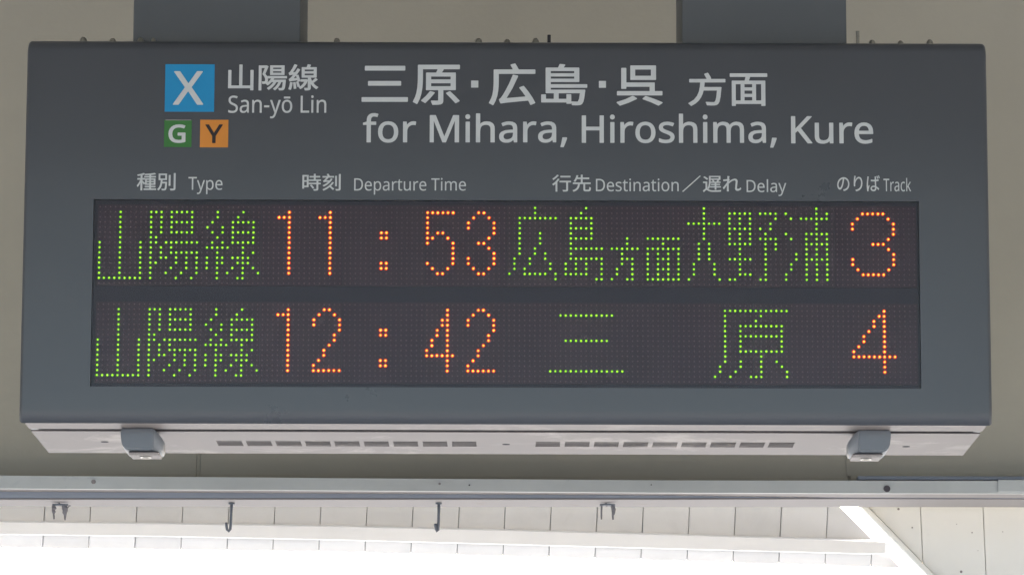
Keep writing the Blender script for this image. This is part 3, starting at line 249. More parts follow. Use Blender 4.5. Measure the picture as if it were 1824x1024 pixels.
'Departure Time': '669,364 658,254 624,163 570,92 497,41 405,10 296,0 97,0 97,714 317,714 418,704 504,674 574,625 626,556 658,470;574,361 566,447 542,517 504,570 450,607 384,630 304,637 187,637 187,77 284,77 373,85 445,109 501,148 542,204 566,275;1022,546 1086,538 1140,516 1184,480 1217,431 1236,372 1243,304 1243,251 876,251 889,171 922,112 976,77 1047,65 1095,67 1137,74 1178,86 1219,102 1219,25 1178,9 1138,-1 1094,-8 1043,-10 971,-2 908,21 857,60 817,113 793,182 785,264 792,346 814,415 850,471 898,512 955,538;1021,474 965,464 921,433 892,385 878,321 1151,321 1148,364 1137,401 1119,431 1095,454 1062,469;1634,546 1696,538 1749,515 1793,477 1827,423 1847,354 1854,269 1847,185 1826,115 1793,61 1749,21 1696,-2 1633,-10 1594,-7 1560,1 1530,14 1505,29 1485,48 1467,68 1461,68 1465,25 1467,-20 1467,-240 1379,-240 1379,536 1451,536 1463,463 1467,463 1485,485 1505,505 1530,522 1559,535 1594,543;1618,472 1569,467 1531,451 1502,426 1483,390 1471,343 1467,286 1467,269 1471,208 1481,157 1500,117 1528,87 1568,69 1620,63 1665,70 1700,90 1728,122 1747,163 1759,213 1763,270 1754,353 1727,417 1700,448 1663,466;2197,545 2282,534 2342,502 2368,468 2384,422 2389,365 2389,0 2325,0 2308,76 2304,76 2281,49 2256,27 2230,11 2200,-1 2166,-8 2124,-10 2078,-6 2037,7 2003,29 1977,59 1960,100 1955,149 1962,198 1983,239 2018,272 2098,306 2212,320 2303,323 2303,355 2296,412 2274,448 2239,467 2192,474 2151,471 2112,461 2075,448 2041,433 2014,499 2052,517 2097,531 2146,542;2223,259 2138,249 2084,227 2056,193 2046,148 2053,109 2073,82 2105,66 2144,61 2206,70 2257,98 2291,146 2302,214 2302,262;2805,546 2837,544 2868,540 2857,459 2828,464 2799,466 2769,463 2740,453 2713,437 2690,416 2670,391 2655,360 2646,325 2643,286 2643,0 2555,0 2555,536 2627,536 2637,438 2641,438 2660,467 2682,492 2708,514 2737,531 2769,542;3147,62 3188,65 3222,73 3222,6 3205,0 3182,-5 3132,-10 3092,-6 3054,4 3022,24 2997,55 2980,98 2975,156 2975,468 2899,468 2899,510 2976,545 3011,659 3063,659 3063,536 3218,536 3218,468 3063,468 3063,158 3069,115 3086,85 3113,68;3777,536 3777,0 3705,0 3692,71 3688,71 3668,46 3644,25 3616,9 3585,-1 3552,-8 3518,-10 3459,-5 3410,10 3372,37 3345,74 3328,123 3323,185 3323,536 3412,536 3412,191 3419,135 3441,95 3478,71 3531,63 3585,69 3625,85 3655,113 3674,151 3685,200 3689,257 3689,536;4197,546 4229,544 4260,540 4249,459 4220,464 4191,466 4161,463 4132,453 4106,437 4082,416 4062,391 4047,360 4038,325 4035,286 4035,0 3947,0 3947,536 4019,536 4029,438 4033,438 4052,467 4074,492 4100,514 4129,531 4161,542;4567,546 4631,538 4685,516 4729,480 4761,431 4781,372 4788,304 4788,251 4421,251 4434,171 4467,112 4521,77 4592,65 4640,67 4682,74 4723,86 4764,102 4764,25 4723,9 4683,-1 4639,-8 4588,-10 4516,-2 4453,21 4401,60 4362,113 4338,182 4330,264 4337,346 4359,415 4395,471 4442,512 4500,538;4566,474 4510,464 4466,433 4437,385 4423,321 4696,321 4693,364 4682,401 4664,431 4639,454 4607,469;5422,0 5332,0 5332,635 5109,635 5109,714 5644,714 5644,635 5422,635;5828,536 5828,0 5740,0 5740,536;5785,737 5804,734 5820,723 5832,706 5836,681 5832,656 5820,639 5804,629 5785,625 5765,628 5748,639 5737,656 5733,681 5737,706 5748,723 5765,734;6586,546 6665,534 6722,499 6756,439 6767,349 6767,0 6680,0 6680,345 6673,400 6653,440 6620,464 6571,472 6504,461 6459,427 6434,372 6426,296 6426,0 6339,0 6339,345 6336,384 6327,415 6312,440 6291,458 6263,468 6229,472 6181,466 6144,449 6117,422 6099,384 6089,336 6086,278 6086,0 5998,0 5998,536 6069,536 6082,463 6087,463 6106,489 6128,509 6154,526 6183,537 6213,544 6245,546 6302,541 6349,524 6384,496 6409,456 6414,456 6446,496 6487,524 6535,540;7140,546 7204,538 7259,516 7302,480 7334,431 7354,372 7361,304 7361,251 6994,251 7007,171 7040,112 7094,77 7165,65 7213,67 7255,74 7296,86 7337,102 7337,25 7296,9 7256,-1 7212,-8 7161,-10 7089,-2 7027,21 6974,60 6936,113 6911,182 6903,264 6910,346 6933,415 6968,471 7015,512 7073,538;7139,474 7083,464 7040,433 7010,385 6996,321 7269,321 7266,364 7255,401 7237,431 7213,454 7180,469',
'Destination': '669,364 658,254 624,163 570,92 497,41 405,10 296,0 97,0 97,714 317,714 418,704 504,674 574,625 626,556 658,470;574,361 566,447 542,517 504,570 450,607 384,630 304,637 187,637 187,77 284,77 373,85 445,109 501,148 542,204 566,275;1022,546 1086,538 1140,516 1184,480 1217,431 1236,372 1243,304 1243,251 876,251 889,171 922,112 976,77 1047,65 1095,67 1137,74 1178,86 1219,102 1219,25 1178,9 1138,-1 1094,-8 1043,-10 971,-2 908,21 857,60 817,113 793,182 785,264 792,346 814,415 850,471 898,512 955,538;1021,474 965,464 921,433 892,385 878,321 1151,321 1148,364 1137,401 1119,431 1095,454 1062,469;1728,148 1721,100 1702,61 1670,30 1628,8 1575,-5 1514,-10 1462,-8 1417,-1 1379,10 1346,24 1346,104 1381,89 1423,74 1469,64 1516,61 1574,66 1613,82 1635,108 1643,140 1640,159 1632,176 1617,192 1592,208 1558,225 1463,264 1422,284 1389,306 1365,332 1350,364 1345,404 1351,446 1370,481 1400,509 1465,537 1546,546 1593,544 1637,536 1679,525 1717,510 1687,440 1652,453 1616,464 1578,471 1540,474 1492,470 1457,456 1436,436 1429,409 1432,389 1442,371 1459,356 1485,341 1521,325 1614,288 1654,268 1686,246 1709,219 1723,187;2037,62 2078,65 2112,73 2112,6 2095,0 2072,-5 2022,-10 1982,-6 1944,4 1912,24 1887,55 1870,98 1865,156 1865,468 1789,468 1789,510 1866,545 1901,659 1953,659 1953,536 2108,536 2108,468 1953,468 1953,158 1959,115 1976,85 2003,68;2307,536 2307,0 2219,0 2219,536;2264,737 2283,734 2299,723 2311,706 2315,681 2311,656 2299,639 2283,629 2264,625 2244,628 2227,639 2216,656 2212,681 2216,706 2227,723 2244,734;2735,546 2819,534 2880,499 2907,462 2924,412 2929,349 2929,0 2842,0 2842,343 2835,400 2813,440 2776,464 2722,472 2669,466 2628,450 2599,422 2573,361 2565,278 2565,0 2477,0 2477,536 2548,536 2561,463 2566,463 2586,489 2610,509 2638,526 2669,537 2701,544;3298,545 3383,534 3443,502 3469,468 3485,422 3490,365 3490,0 3426,0 3409,76 3405,76 3382,49 3357,27 3331,11 3301,-1 3267,-8 3225,-10 3179,-6 3138,7 3104,29 3078,59 3061,100 3056,149 3063,198 3084,239 3119,272 3199,306 3313,320 3404,323 3404,355 3397,412 3375,448 3340,467 3293,474 3252,471 3213,461 3176,448 3142,433 3115,499 3153,517 3198,531 3247,542;3324,259 3239,249 3185,227 3157,193 3147,148 3154,109 3174,82 3206,66 3245,61 3307,70 3358,98 3392,146 3403,214 3403,262;3835,62 3876,65 3910,73 3910,6 3893,0 3870,-5 3820,-10 3780,-6 3742,4 3710,24 3685,55 3668,98 3663,156 3663,468 3587,468 3587,510 3664,545 3699,659 3751,659 3751,536 3906,536 3906,468 3751,468 3751,158 3757,115 3774,85 3801,68;4105,536 4105,0 4017,0 4017,536;4062,737 4081,734 4097,723 4109,706 4113,681 4109,656 4097,639 4081,629 4062,625 4042,628 4025,639 4014,656 4010,681 4014,706 4025,723 4042,734;4741,269 4737,206 4723,150 4702,103 4673,63 4637,31 4594,8 4545,-5 4491,-10 4440,-5 4393,8 4351,31 4315,63 4286,103 4263,150 4250,206 4245,269 4252,351 4275,419 4311,474 4361,513 4422,538 4494,546 4563,538 4622,513 4672,474 4709,419 4733,351;4336,269 4340,210 4352,159 4374,118 4404,88 4444,69 4493,63 4542,69 4582,88 4612,118 4633,159 4646,210 4650,269 4646,328 4633,378 4612,418 4581,447 4542,466 4492,472 4442,466 4403,448 4373,418 4345,354;5138,546 5222,534 5283,499 5310,462 5327,412 5332,349 5332,0 5245,0 5245,343 5238,400 5216,440 5179,464 5125,472 5072,466 5031,450 5002,422 4976,361 4968,278 4968,0 4880,0 4880,536 4951,536 4964,463 4969,463 4989,489 5013,509 5041,526 5072,537 5104,544',
'Delay': '669,364 658,254 624,163 570,92 497,41 405,10 296,0 97,0 97,714 317,714 418,704 504,674 574,625 626,556 658,470;574,361 566,447 542,517 504,570 450,607 384,630 304,637 187,637 187,77 284,77 373,85 445,109 501,148 542,204 566,275;1022,546 1086,538 1140,516 1184,480 1217,431 1236,372 1243,304 1243,251 876,251 889,171 922,112 976,77 1047,65 1095,67 1137,74 1178,86 1219,102 1219,25 1178,9 1138,-1 1094,-8 1043,-10 971,-2 908,21 857,60 817,113 793,182 785,264 792,346 814,415 850,471 898,512 955,538;1021,474 965,464 921,433 892,385 878,321 1151,321 1148,364 1137,401 1119,431 1095,454 1062,469;1467,0 1379,0 1379,760 1467,760;1840,545 1925,534 1985,502 2011,468 2027,422 2032,365 2032,0 1968,0 1951,76 1947,76 1924,49 1899,27 1873,11 1843,-1 1809,-8 1767,-10 1721,-6 1680,7 1646,29 1620,59 1603,100 1598,149 1605,198 1626,239 1661,272 1741,306 1855,320 1946,323 1946,355 1939,412 1917,448 1882,467 1835,474 1794,471 1755,461 1718,448 1684,433 1657,499 1695,517 1740,531 1789,542;1866,259 1781,249 1727,227 1699,193 1689,148 1696,109 1716,82 1748,66 1787,61 1849,70 1900,98 1934,146 1945,214 1945,262;2114,536 2208,536 2324,231 2358,130 2369,85 2373,85 2392,150 2419,232 2528,536 2623,536 2392,-74 2371,-121 2347,-161 2319,-195 2285,-219 2245,-235 2197,-240 2155,-237 2124,-232 2124,-162 2150,-166 2183,-168 2212,-165 2236,-156 2257,-143 2275,-123 2290,-100 2302,-73 2330,-2',
'Track': '323,0 233,0 233,635 10,635 10,714 545,714 545,635 323,635;891,546 923,544 954,540 943,459 914,464 885,466 855,463 826,453 799,437 776,416 756,391 742,360 732,325 729,286 729,0 641,0 641,536 713,536 723,438 727,438 746,467 768,492 794,514 823,531 855,542;1257,545 1342,534 1402,502 1428,468 1444,422 1449,365 1449,0 1385,0 1368,76 1364,76 1341,49 1317,27 1290,11 1260,-1 1226,-8 1184,-10 1138,-6 1097,7 1063,29 1037,59 1021,100 1015,149 1022,198 1043,239 1078,272 1158,306 1272,320 1363,323 1363,355 1356,412 1334,448 1299,467 1252,474 1211,471 1172,461 1135,448 1101,433 1074,499 1112,517 1157,531 1206,542;1283,259 1198,249 1144,227 1116,193 1106,148 1113,109 1133,82 1165,66 1204,61 1266,70 1317,98 1351,146 1362,214 1362,262;1830,-10 1763,-3 1703,19 1654,56 1616,109 1593,178 1585,265 1593,355 1618,426 1657,480 1707,517 1768,539 1836,546 1876,544 1915,537 1950,528 1977,517 1950,444 1894,461 1863,467 1834,469 1785,463 1745,446 1715,417 1693,378 1680,327 1676,266 1680,207 1693,157 1714,118 1744,89 1782,72 1829,66 1870,68 1906,75 1939,85 1968,97 1968,19 1940,7 1908,-2 1873,-8;2182,363 2178,276 2182,276 2246,355 2417,536 2520,536 2303,307 2535,0 2429,0 2243,250 2182,197 2182,0 2095,0 2095,760 2182,760',
}
ROOF_Y0 = -7.0  # front roof edge, placed to darken the board towards its top
# ------------------------------------------------------------------ the place: ground, unseen roofs that shape the light, wall
bm = bmesh.new(); box(bm, -1500, 1500, -1500, 1500, -.5, 0); g = link('ground', bm, M['concrete'], kind='structure')
bm = bmesh.new(); box(bm, -16, 16, ROOF_Y0, 1.78, 4.25, 4.40); g = link('roof', bm, M['roof'], kind='structure')  # out of view, holds sky light off the board and wall
bm = bmesh.new(); box(bm, -16, 16, 1.784, 4.3, 4.20, 4.35); g = link('roof', bm, M['bounce_roof'], kind='structure')  # added out of view to throw light on the upper planks

WY = 1.60                               # plane of the beige wall behind the board
wz0 = at(900, 862, WY).z
wall = empty('wall', (0, WY, wz0), 'beige painted panel wall behind the departure board, above the grey beam', 'wall')
sx1, sx2 = at(353.5, 830, WY).x, at(1512, 830, WY).x
def panel(x0, x1):
    bm = bmesh.new(); box(bm, x0, x1, WY, WY + .05, wz0, 4.25, .002); link('wall_panel', bm, M['wall'], wall)
panel(-6, sx1 - .0040); panel(sx1 + .0040, sx2 - .003); panel(sx2 + .003, 6)
bm = bmesh.new(); box(bm, sx1 - .0032, sx1 + .0032, WY + .001, WY + .02, wz0, 4.24); link('seam_filler', bm, M['wall'], wall)
bm = bmesh.new(); box(bm, sx2 - .003, sx2 + .003, WY + .006, WY + .02, wz0, 4.24); link('seam_filler', bm, M['wall'], wall)
# narrow cover strip with a rounded foot over the right-hand joint
bm = bmesh.new(); zl = at(1512, 848, WY).z; cw = .0052
pts = [(sx2 - cw, WY - .003, 3.2), (sx2 - cw, WY - .003, zl + cw)] + [(sx2 + cw * math.cos(t), WY - .003, zl + cw + cw * math.sin(t)) for t in [R(180 + 30 * k) for k in range(1, 6)]] + [(sx2 + cw, WY - .003, zl + cw), (sx2 + cw, WY - .003, 3.2)]
prism(bm, [Vector(p) for p in pts], Vector((0, .003, 0))); link('cover_strip', bm, M['wall'], wall)

# ------------------------------------------------------------------ beam below the wall
BY = 1.54
beam = empty('beam', (0, BY, at(912, 903, BY).z), 'long grey painted beam with a pale underside running below the board', 'beam')
XS = [-400, 0, 600, 1200, 1500, 1824, 2300]
ftop = [844, 846.5, 851, 855, 855.5, 856, 857]
fbot = [867, 869.5, 873, 877, 878, 878.5, 879]
lipb = [873, 875, 878.5, 882, 886.5, 887.5, 888]
band = [889, 889.5, 889.5, 889.5, 888.3, 889, 889.3]
undr = [901, 901.5, 902, 902.5, 902.2, 902.8, 903]
secA, secB, secC, secD = [], [], [], []
def depth_for(px, pya, Ya, pyb):        # y of the point seen at pyb that has the height of the point at pya on plane Ya
    z = at(px, pya, Ya).z
    d = RM @ Vector(((px - W0 / 2) / F, -(pyb - H0 / 2) / F, -1.0))
    return CAM + d * ((z - CAM.z) / d.z)
for i, px in enumerate(XS):
    X = at(px, 870, BY).x
    zt, zb = at(px, ftop[i], BY).z, at(px, fbot[i], BY).z
    p = depth_for(px, fbot[i], BY, lipb[i]); Yb = p.y
    zc = at(px, band[i], Yb).z
    q = depth_for(px, band[i], Yb, undr[i]); Yc = q.y
    secA.append([Vector((X, BY, zt)), Vector((X, BY, zb)), Vector((X, BY + .012, zb)), Vector((X, BY + .012, zt))])
    secB.append([Vector((X, BY + .0135, zb + .012)), Vector((X, BY + .0135, zb + .001)), Vector((X, Yb + .002, zb + .001)), Vector((X, Yb + .002, zb + .012))])
    secC.append([Vector((X, Yb, zb)), Vector((X, Yb, zc + .004)), Vector((X, Yb + .008, zc + .004)), Vector((X, Yb + .008, zb))])
    secD.append([Vector((X, Yb + .001, zc + .003)), Vector((X, Yb + .001, zc)), Vector((X, Yc, zc)), Vector((X, Yc, zc + .05))])
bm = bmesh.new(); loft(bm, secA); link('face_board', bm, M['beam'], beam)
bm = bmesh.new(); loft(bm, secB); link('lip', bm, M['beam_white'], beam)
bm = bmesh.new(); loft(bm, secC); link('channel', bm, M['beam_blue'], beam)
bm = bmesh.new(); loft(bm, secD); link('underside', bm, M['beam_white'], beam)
# short overlapping face board at the right end, dark slot above it, bolt heads
e0, e1 = at(1778, 854, BY - .006), at(2300, 875, BY - .006)
bm = bmesh.new(); box(bm, e0.x, e1.x, BY - .006, BY - .0005, at(1800, 875.5, BY - .006).z, e0.z, .001); link('face_board', bm, M['beam'], beam)
s0, s1 = at(1527, 848.5, BY + .03), at(2300, 856, BY + .03)
bm = bmesh.new(); box(bm, s0.x, s1.x, BY + .014, BY + .05, at(1700, 856, BY + .03).z, s0.z, .002); link('edge_strip', bm, M['beam_blue'], beam)
for px, py, r, m in ((1580, 870, .0082, 'rust'), (166.5, 857.5, .0055, 'faint'), (836, 863.5, .002, 'rust'), (1160, 863, .0015, 'rust'), (783, 861, .003, 'faint')):
    c = at(px, py, BY); bm = bmesh.new(); cyl(bm, c + Vector((0, .001, 0)), r, -.004, 'Y', 20, r * .85); link('bolt_head', bm, M[m], beam)
beam_under = lambda px: depth_for(px, 889.5, BY + .035, 896.5)

# hooks and cable clips screwed to the beam's underside
def hook(px, pts, label, rad):
    c = beam_under(px)
    o = empty('hook', c, label, 'hook', 'hooks under the beam')
    bm = bmesh.new(); P = [at(a, b, c.y) for a, b in pts]; tube(bm, P, rad); link('rod', bm, M['iron'], o, smooth=True)
    bm = bmesh.new(); cyl(bm, Vector((P[0].x, c.y, c.z - .002)), .0075, .004, 'Z', 16); link('base_plate', bm, M['iron'], o)
hook(411, [(412.5, 896), (412, 908), (411.5, 922), (411, 934), (410, 942), (407.5, 945.5), (404.5, 942.5), (403.5, 936), (403.3, 930)], 'grey J-shaped steel hook under the beam, left of the two, with an open curl', .0033)
hook(781, [(781.5, 896), (781.8, 910), (781.5, 924), (781, 936), (780.2, 943), (778.6, 945.5), (776.8, 941), (776, 936), (775.6, 932)], 'dark J-shaped hook with a tight closed curl hanging near the middle of the beam', .0036)
def clip(px, prongs, label, w):
    c = beam_under(px)
    o = empty('cable_clip', c, label, 'cable clip', 'cable clips under the beam')
    bm = bmesh.new()
    ring = [(w * math.cos(R(a)), .010 * math.sin(R(a))) for a in range(0, 360, 20)]
    prism(bm, [Vector((c.x + x, c.y + y, c.z - .001)) for x, y in ring], Vector((0, 0, -.004))); link('base_plate', bm, M['iron'], o)
    for path, rr in prongs:
        bm = bmesh.new(); tube(bm, [at(a, b, c.y) for a, b in path], .003, 9, rr); link('prong', bm, M['tape'], o, smooth=False)
clip(107, [([(96, 897), (95.5, 901), (96.5, 905), (95, 908), (96, 911), (95.5, 915), (96, 919.5), (96.2, 924)], [.002, .0045, .0058, .0035, .0045, .0024, .0022, .0018]),
           ([(113, 897), (114, 901), (115.5, 905), (116, 909), (115.2, 913), (116, 917), (115.5, 922), (116, 926)], [.003, .0062, .0072, .0064, .0055, .0032, .0024, .0014]),
           ([(118, 907), (121, 903), (124, 900), (126, 900.5)], [.002, .0018, .0014, .001]),
           ([(104, 896), (106, 899.5), (109, 900)], [.004, .003, .0015])],
     'ragged tape-wrapped cable clip with two dangling stubs, far left under the beam', .019)
clip(1082, [([(1071.5, 897), (1071.5, 903), (1071.3, 912), (1071.3, 918), (1071.3, 924.5)], [.0024, .0024, .0022, .0022, .0016]),
            ([(1092, 897), (1091.5, 902), (1093, 907), (1092.6, 913), (1091.5, 918), (1092, 925)], [.003, .005, .0056, .0042, .0026, .002]),
            ([(1078, 896), (1081, 900), (1084, 899)], [.003, .003, .0015])],
     'cable clip with one thin and one thick stub, right of the middle under the beam', .018)

# ------------------------------------------------------------------ white plank fascia far behind, cut off slantwise at the right
FY = 4.0
far = empty('plank_fascia', at(760, 1000, FY), 'distant white fascia of upright planks seen below the beam, with a rail across it', 'fascia')
cxs = [0, 600, 1184, 1600]; bot = [974, 982, 997.5, 1010]
def interp(xs, ys, x):
    if x <= xs[0]: return ys[0] + (ys[1] - ys[0]) * (x - xs[0]) / (xs[1] - xs[0])
    for i in range(len(xs) - 1):
        if x <= xs[i + 1]: return ys[i] + (ys[i + 1] - ys[i]) * (x - xs[i]) / (xs[i + 1] - xs[i])
    return ys[-1] + (ys[-1] - ys[-2]) * (x - xs[-1]) / (xs[-1] - xs[-2])
FT = 800                                # plank tops, hidden behind the beam
seams = [79.5 - 82 * k for k in range(6, 0, -1)] + [79.5 + 82.05 * k for k in range(0, 20)]
def cut_x(py): return 1496 + (py - 902) * 1.0                 # the slanting right-hand end
for a, b in zip(seams[:-1], seams[1:]):
    gp = .55
    lean = lambda py: -(py - 903) * .05
    xa, xb = a + gp, b - gp
    ya, yb = interp(cxs, bot, xa), interp(cxs, bot, xb)
    poly = [(xa + lean(FT), FT), (xb + lean(FT), FT), (xb + lean(yb), yb), (xa + lean(ya), ya)]
    # clip against the slanting line x - cut_x(y) <= 0
    outp = []
    for i in range(4):
        p, q = poly[i], poly[(i + 1) % 4]
        dp, dq = p[0] - cut_x(p[1]), q[0] - cut_x(q[1])
        if dp <= 0: outp.append(p)
        if dp * dq < 0:
            t = dp / (dp - dq); outp.append((p[0] + (q[0] - p[0]) * t, p[1] + (q[1] - p[1]) * t))
    if len(outp) < 3: continue
    j = random.uniform(-.003, .003)
    bm = bmesh.new(); fs = prism(bm, [at(x, y, FY) + Vector((0, j, 0)) for x, y in outp], Vector((0, .02, 0)))
    bmesh.ops.bevel(bm, geom=list(bm.edges), offset=.0015, segments=1, affect='EDGES')
    link('plank', bm, M['plank'] if random.random() < .6 else M['plank2'], far)
pl = [(x, y) for x, y in ((-500, FT), (cut_x(FT) - 4, FT), (cut_x(1008) - 4, 1008 - 3), (1184, 994), (600, 979), (0, 971), (-500, 964))]
bm = bmesh.new(); prism(bm, [at(x, y, FY + .0235) for x, y in pl], Vector((0, .015, 0))); link('backing_board', bm, M['seam'], far)
rx = [-500, 0, 300, 600, 900, 1184, 1547]; rt = [923, 930, 933.5, 938, 945, 952.6, 963.5]; rb = [943, 952, 956, 962, 970, 977.5, 987]
RY = FY - .12
secs = [[at(x, t, RY), at(x, b - 2.0, RY), at(x, b, RY + .01), at(x, b - .5, FY - .004), at(x, t - 3, FY - .004), at(x, t - .5, RY + .01)] for x, t, b in zip(rx, rt, rb)]
secs.append([at(1576, 964.5, RY), at(1576, 984, RY), at(1576, 985.5, RY + .01), at(1576, 985, FY - .004), at(1576, 962, FY - .004), at(1576, 964, RY + .01)])
secs.append([at(1590, 975 - 6, RY + .03), at(1590, 979, RY + .03), at(1590, 980, RY + .035), at(1590, 980, FY - .004), at(1590, 967, FY - .004), at(1590, 968, RY + .035)])
bm = bmesh.new(); loft(bm, secs); link('rail', bm, M['rail'], far)

# ------------------------------------------------------------------ nearer cream plank soffit board at the right, slanting edge
NY = 1.95
near = empty('plank_boarding', at(1720, 1000, NY), 'cream plank panel with a slanting trimmed left edge, bottom right under the beam', 'boarding')
def dl(py): return 1546 + (py - 902) * .975
sl = lambda b: (lambda py: b + (py - 903) * .045)
edges = [None, sl(1639.5), sl(1751), sl(1868), sl(1985)]
T, B = 860, 1130
def addp(pts):
    bm = bmesh.new(); prism(bm, [at(x, y, NY) for x, y in pts], Vector((0, .018, 0)))
    bmesh.ops.bevel(bm, geom=list(bm.edges), offset=.0012, segments=1, affect='EDGES')
    link('plank', bm, M['cream'], near)
yc = 902 + (1639.5 - 1546) / (.975 - .045) + .6
addp([(dl(T) + .7, T), (edges[1](T) - .55, T), (edges[1](yc) - .55, yc - 1.5)])
yc2 = 902 + (1751 - 1546) / (.975 - .045)
addp([(edges[1](T) + .55, T), (edges[2](T) - .55, T), (edges[2](yc2) - .55, yc2 - 1.5), (edges[1](yc) + .55, yc + .5)])
addp([(edges[2](T) + .55, T), (edges[3](T) - .55, T), (edges[3](B) - .55, B), (dl(B) + 1, B), (edges[2](yc2) + .55, yc2 + .5)])
addp([(edges[3](T) + .55, T), (edges[4](T) - .55, T), (edges[4](B) - .55, B), (edges[3](B) + .55, B)])
bm = bmesh.new(); prism(bm, [at(x, y, NY + .0195) for x, y in ((dl(T) + 3, T), (1985, T), (1985, B), (dl(B) + 3, B))], Vector((0, .01, 0))); link('backing_board', bm, M['seam'], near)
def trim(o0, o1, Y0, d, name):
    bm = bmesh.new(); prism(bm, [at(x, y, Y0) for x, y in ((dl(T) + o0, T), (dl(T) + o1, T), (dl(B) + o1, B), (dl(B) + o0, B))], Vector((0, d, 0)))
    bmesh.ops.bevel(bm, geom=list(bm.edges), offset=.0012, segments=1, affect='EDGES'); link(name, bm, M['cream'], near)
trim(-12.5, -.3, NY - .012, .03, 'edge_trim')
for px, py, r in ((1600.5, 906, .0032), (1625, 939, .0021), (1712, 1017.5, .0034), (1731.5, 948, .0018), (1704, 933, .0011), (1786, 946.5, .0013), (1742, 980, .0010)):
    bm = bmesh.new(); cyl(bm, at(px, py, NY) + Vector((0, .001, 0)), r, -.0025, 'Y', 14, r * .8); link('nail_head', bm, M['faint'], near)

# ------------------------------------------------------------------ the departure board
ZT, ZB = at(902, 74.5, 0.012).z, at(902, 757.5, .02).z       # top and bottom of the front pan
xl, xr = at(33.5, 740, 0).x, at(1768, 740, 0).x
PD = .395                               # depth of the case
board = empty('departure_board', (0, PD / 2, ZB), 'wide grey station departure board with two rows of lit green and orange text', 'departure board')
wl, wr = at(163.6, 520, 0).x, at(1638.8, 520, 0).x
wt, wb = at(902, 356.8, 0).z, at(902, 690, 0).z
# cross-section of the pan (y, z), rounded front edges
def arc(cy, cz, r, a0, a1, n): return [(cy + r * math.cos(R(a0 + (a1 - a0) * k / n)), cz + r * math.sin(R(a0 + (a1 - a0) * k / n))) for k in range(n + 1)]
rt_, rb_ = .022, .0045
prof = arc(.105, ZB + .105 * math.sin(R(16)), .105, 196, 180, 6)   # bottom edge leans back a little, ends on the flat face
prof += [(0, wb), (0, wt)]
prof += arc(rt_, ZT - rt_, rt_, 180, 90, 8)
prof += [(PD, ZT), (PD, ZB + .012), (rb_ + .01, ZB + .012)]
n = len(prof); iw = 7                   # segment iw: (0,wb)->(0,wt)
r_s = .008
def inset(d):
    cyc = PD / 2; out = []
    for (y, z) in prof:
        k = 1 if not (abs(z - wb) < 1e-6 or abs(z - wt) < 1e-6) else 0
        out.append((y + (d if y < .05 else (-d if y > .3 else 0)), z + (d if z < ZB + .03 else (-d if z > ZT - .03 else 0))))
    return out
secs = []
xs = [xl + r_s * (1 - math.cos(R(90) * k / 4)) for k in range(5)]
ins = [r_s * (1 - math.sin(R(90) * k / 4)) for k in range(5)]
stat = list(zip(xs, ins)) + [(wl, 0), (wr, 0)] + [(xr - (x - xl), i) for x, i in reversed(list(zip(xs, ins)))]
for x, i in stat: secs.append([Vector((x, y, z)) for y, z in inset(i)])
bm = bmesh.new()
loft(bm, secs, skip=lambda a, i: a == 5 and i == iw)
RD = .016                               # window reveal
for (ax, az, bx, bz) in ((wl, wb, wr, wb), (wr, wb, wr, wt), (wr, wt, wl, wt), (wl, wt, wl, wb)):
    f = bm.faces.new([bm.verts.new(p) for p in ((ax, 0, az), (bx, 0, bz), (bx, RD, bz), (ax, RD, az))])
bmesh.ops.remove_doubles(bm, verts=list(bm.verts), dist=1e-5)
bmesh.ops.recalc_face_normals(bm, faces=list(bm.faces))
case = link('case', bm, M['paint'], board)
for p in case.data.polygons: p.use_smooth = (p.area < 3e-2 and len(p.vertices) == 4)
case.data.set_sharp_from_angle(angle=R(35))

# window backing, led modules, pane
bm = bmesh.new(); box(bm, wl - .002, wr + .002, RD - .0005, RD + .006, wb - .002, wt + .002); link('display_backing', bm, M['frame_dark'], board)
PY = RD - .006                          # front of the led modules
def led_rows(ya, yb, xa0, xa1, xb0, xb1):
    A, Bp = at(xa0, ya, PY), at(xa1, ya, PY); C, D = at(xb0, yb, PY), at(xb1, yb, PY)
    return A, Bp, C, D
# lattice: columns share one world x, rows one world z
def lat(y0, y1):
    z0, z1 = at(902, y0, PY).z, at(902, y1, PY).z
    return [z0 + (z1 - z0) * r / 15 for r in range(16)]
rowsZ = [lat(370.6, 505.9), lat(543.6, 678.9)]
X0, X1 = at(178.6, 370.3, PY).x, at(1627.2, 372, PY).x
cx_ = [X0 + (X1 - X0) * c / 159 for c in range(160)]
pitch = (X1 - X0) / 159
def led_bm(bm, x, z, r, h, seg=8, mi=0, y=PY):
    base = [bm.verts.new((x + r * math.cos(2 * math.pi * k / seg), y, z + r * math.sin(2 * math.pi * k / seg))) for k in range(seg)]
    mid = [bm.verts.new((x + .7 * r * math.cos(2 * math.pi * k / seg), y - h * .75, z + .7 * r * math.sin(2 * math.pi * k / seg))) for k in range(seg)]
    top = bm.verts.new((x, y - h, z))
    for k in range(seg):
        j = (k + 1) % seg
        bm.faces.new((base[k], base[j], mid[j], mid[k])).material_index = mi
        bm.faces.new((mid[k], mid[j], top)).material_index = mi
def parse(s):
    out = []
    for row in s.split(';'):
        r, cs = row.split(':'); rs = r.split('-'); rr = range(int(rs[0]), int(rs[-1]) + 1)
        for r_ in rr:
            for c in cs.split(','):
                q = c.split('-')
                for k in range(int(q[0]), int(q[-1]) + 1): out.append((r_, k))
    return out
YAMA = '1-6:4;7-13:0,4,8;14:0-8'
YOU = '1:10-12,14-18;2:10,12,14,18;3:10,12,14-18;4:10,12,14,18;5:10,12,14-18;6:10,11;7:10,11,13-19;8:10,12,14;9:10,12,14-19;10:10,12,13,15,17,19;11:10,11,15,17,19;12:10,14,17,19;13:10,13,16,19;14:10,15,18'
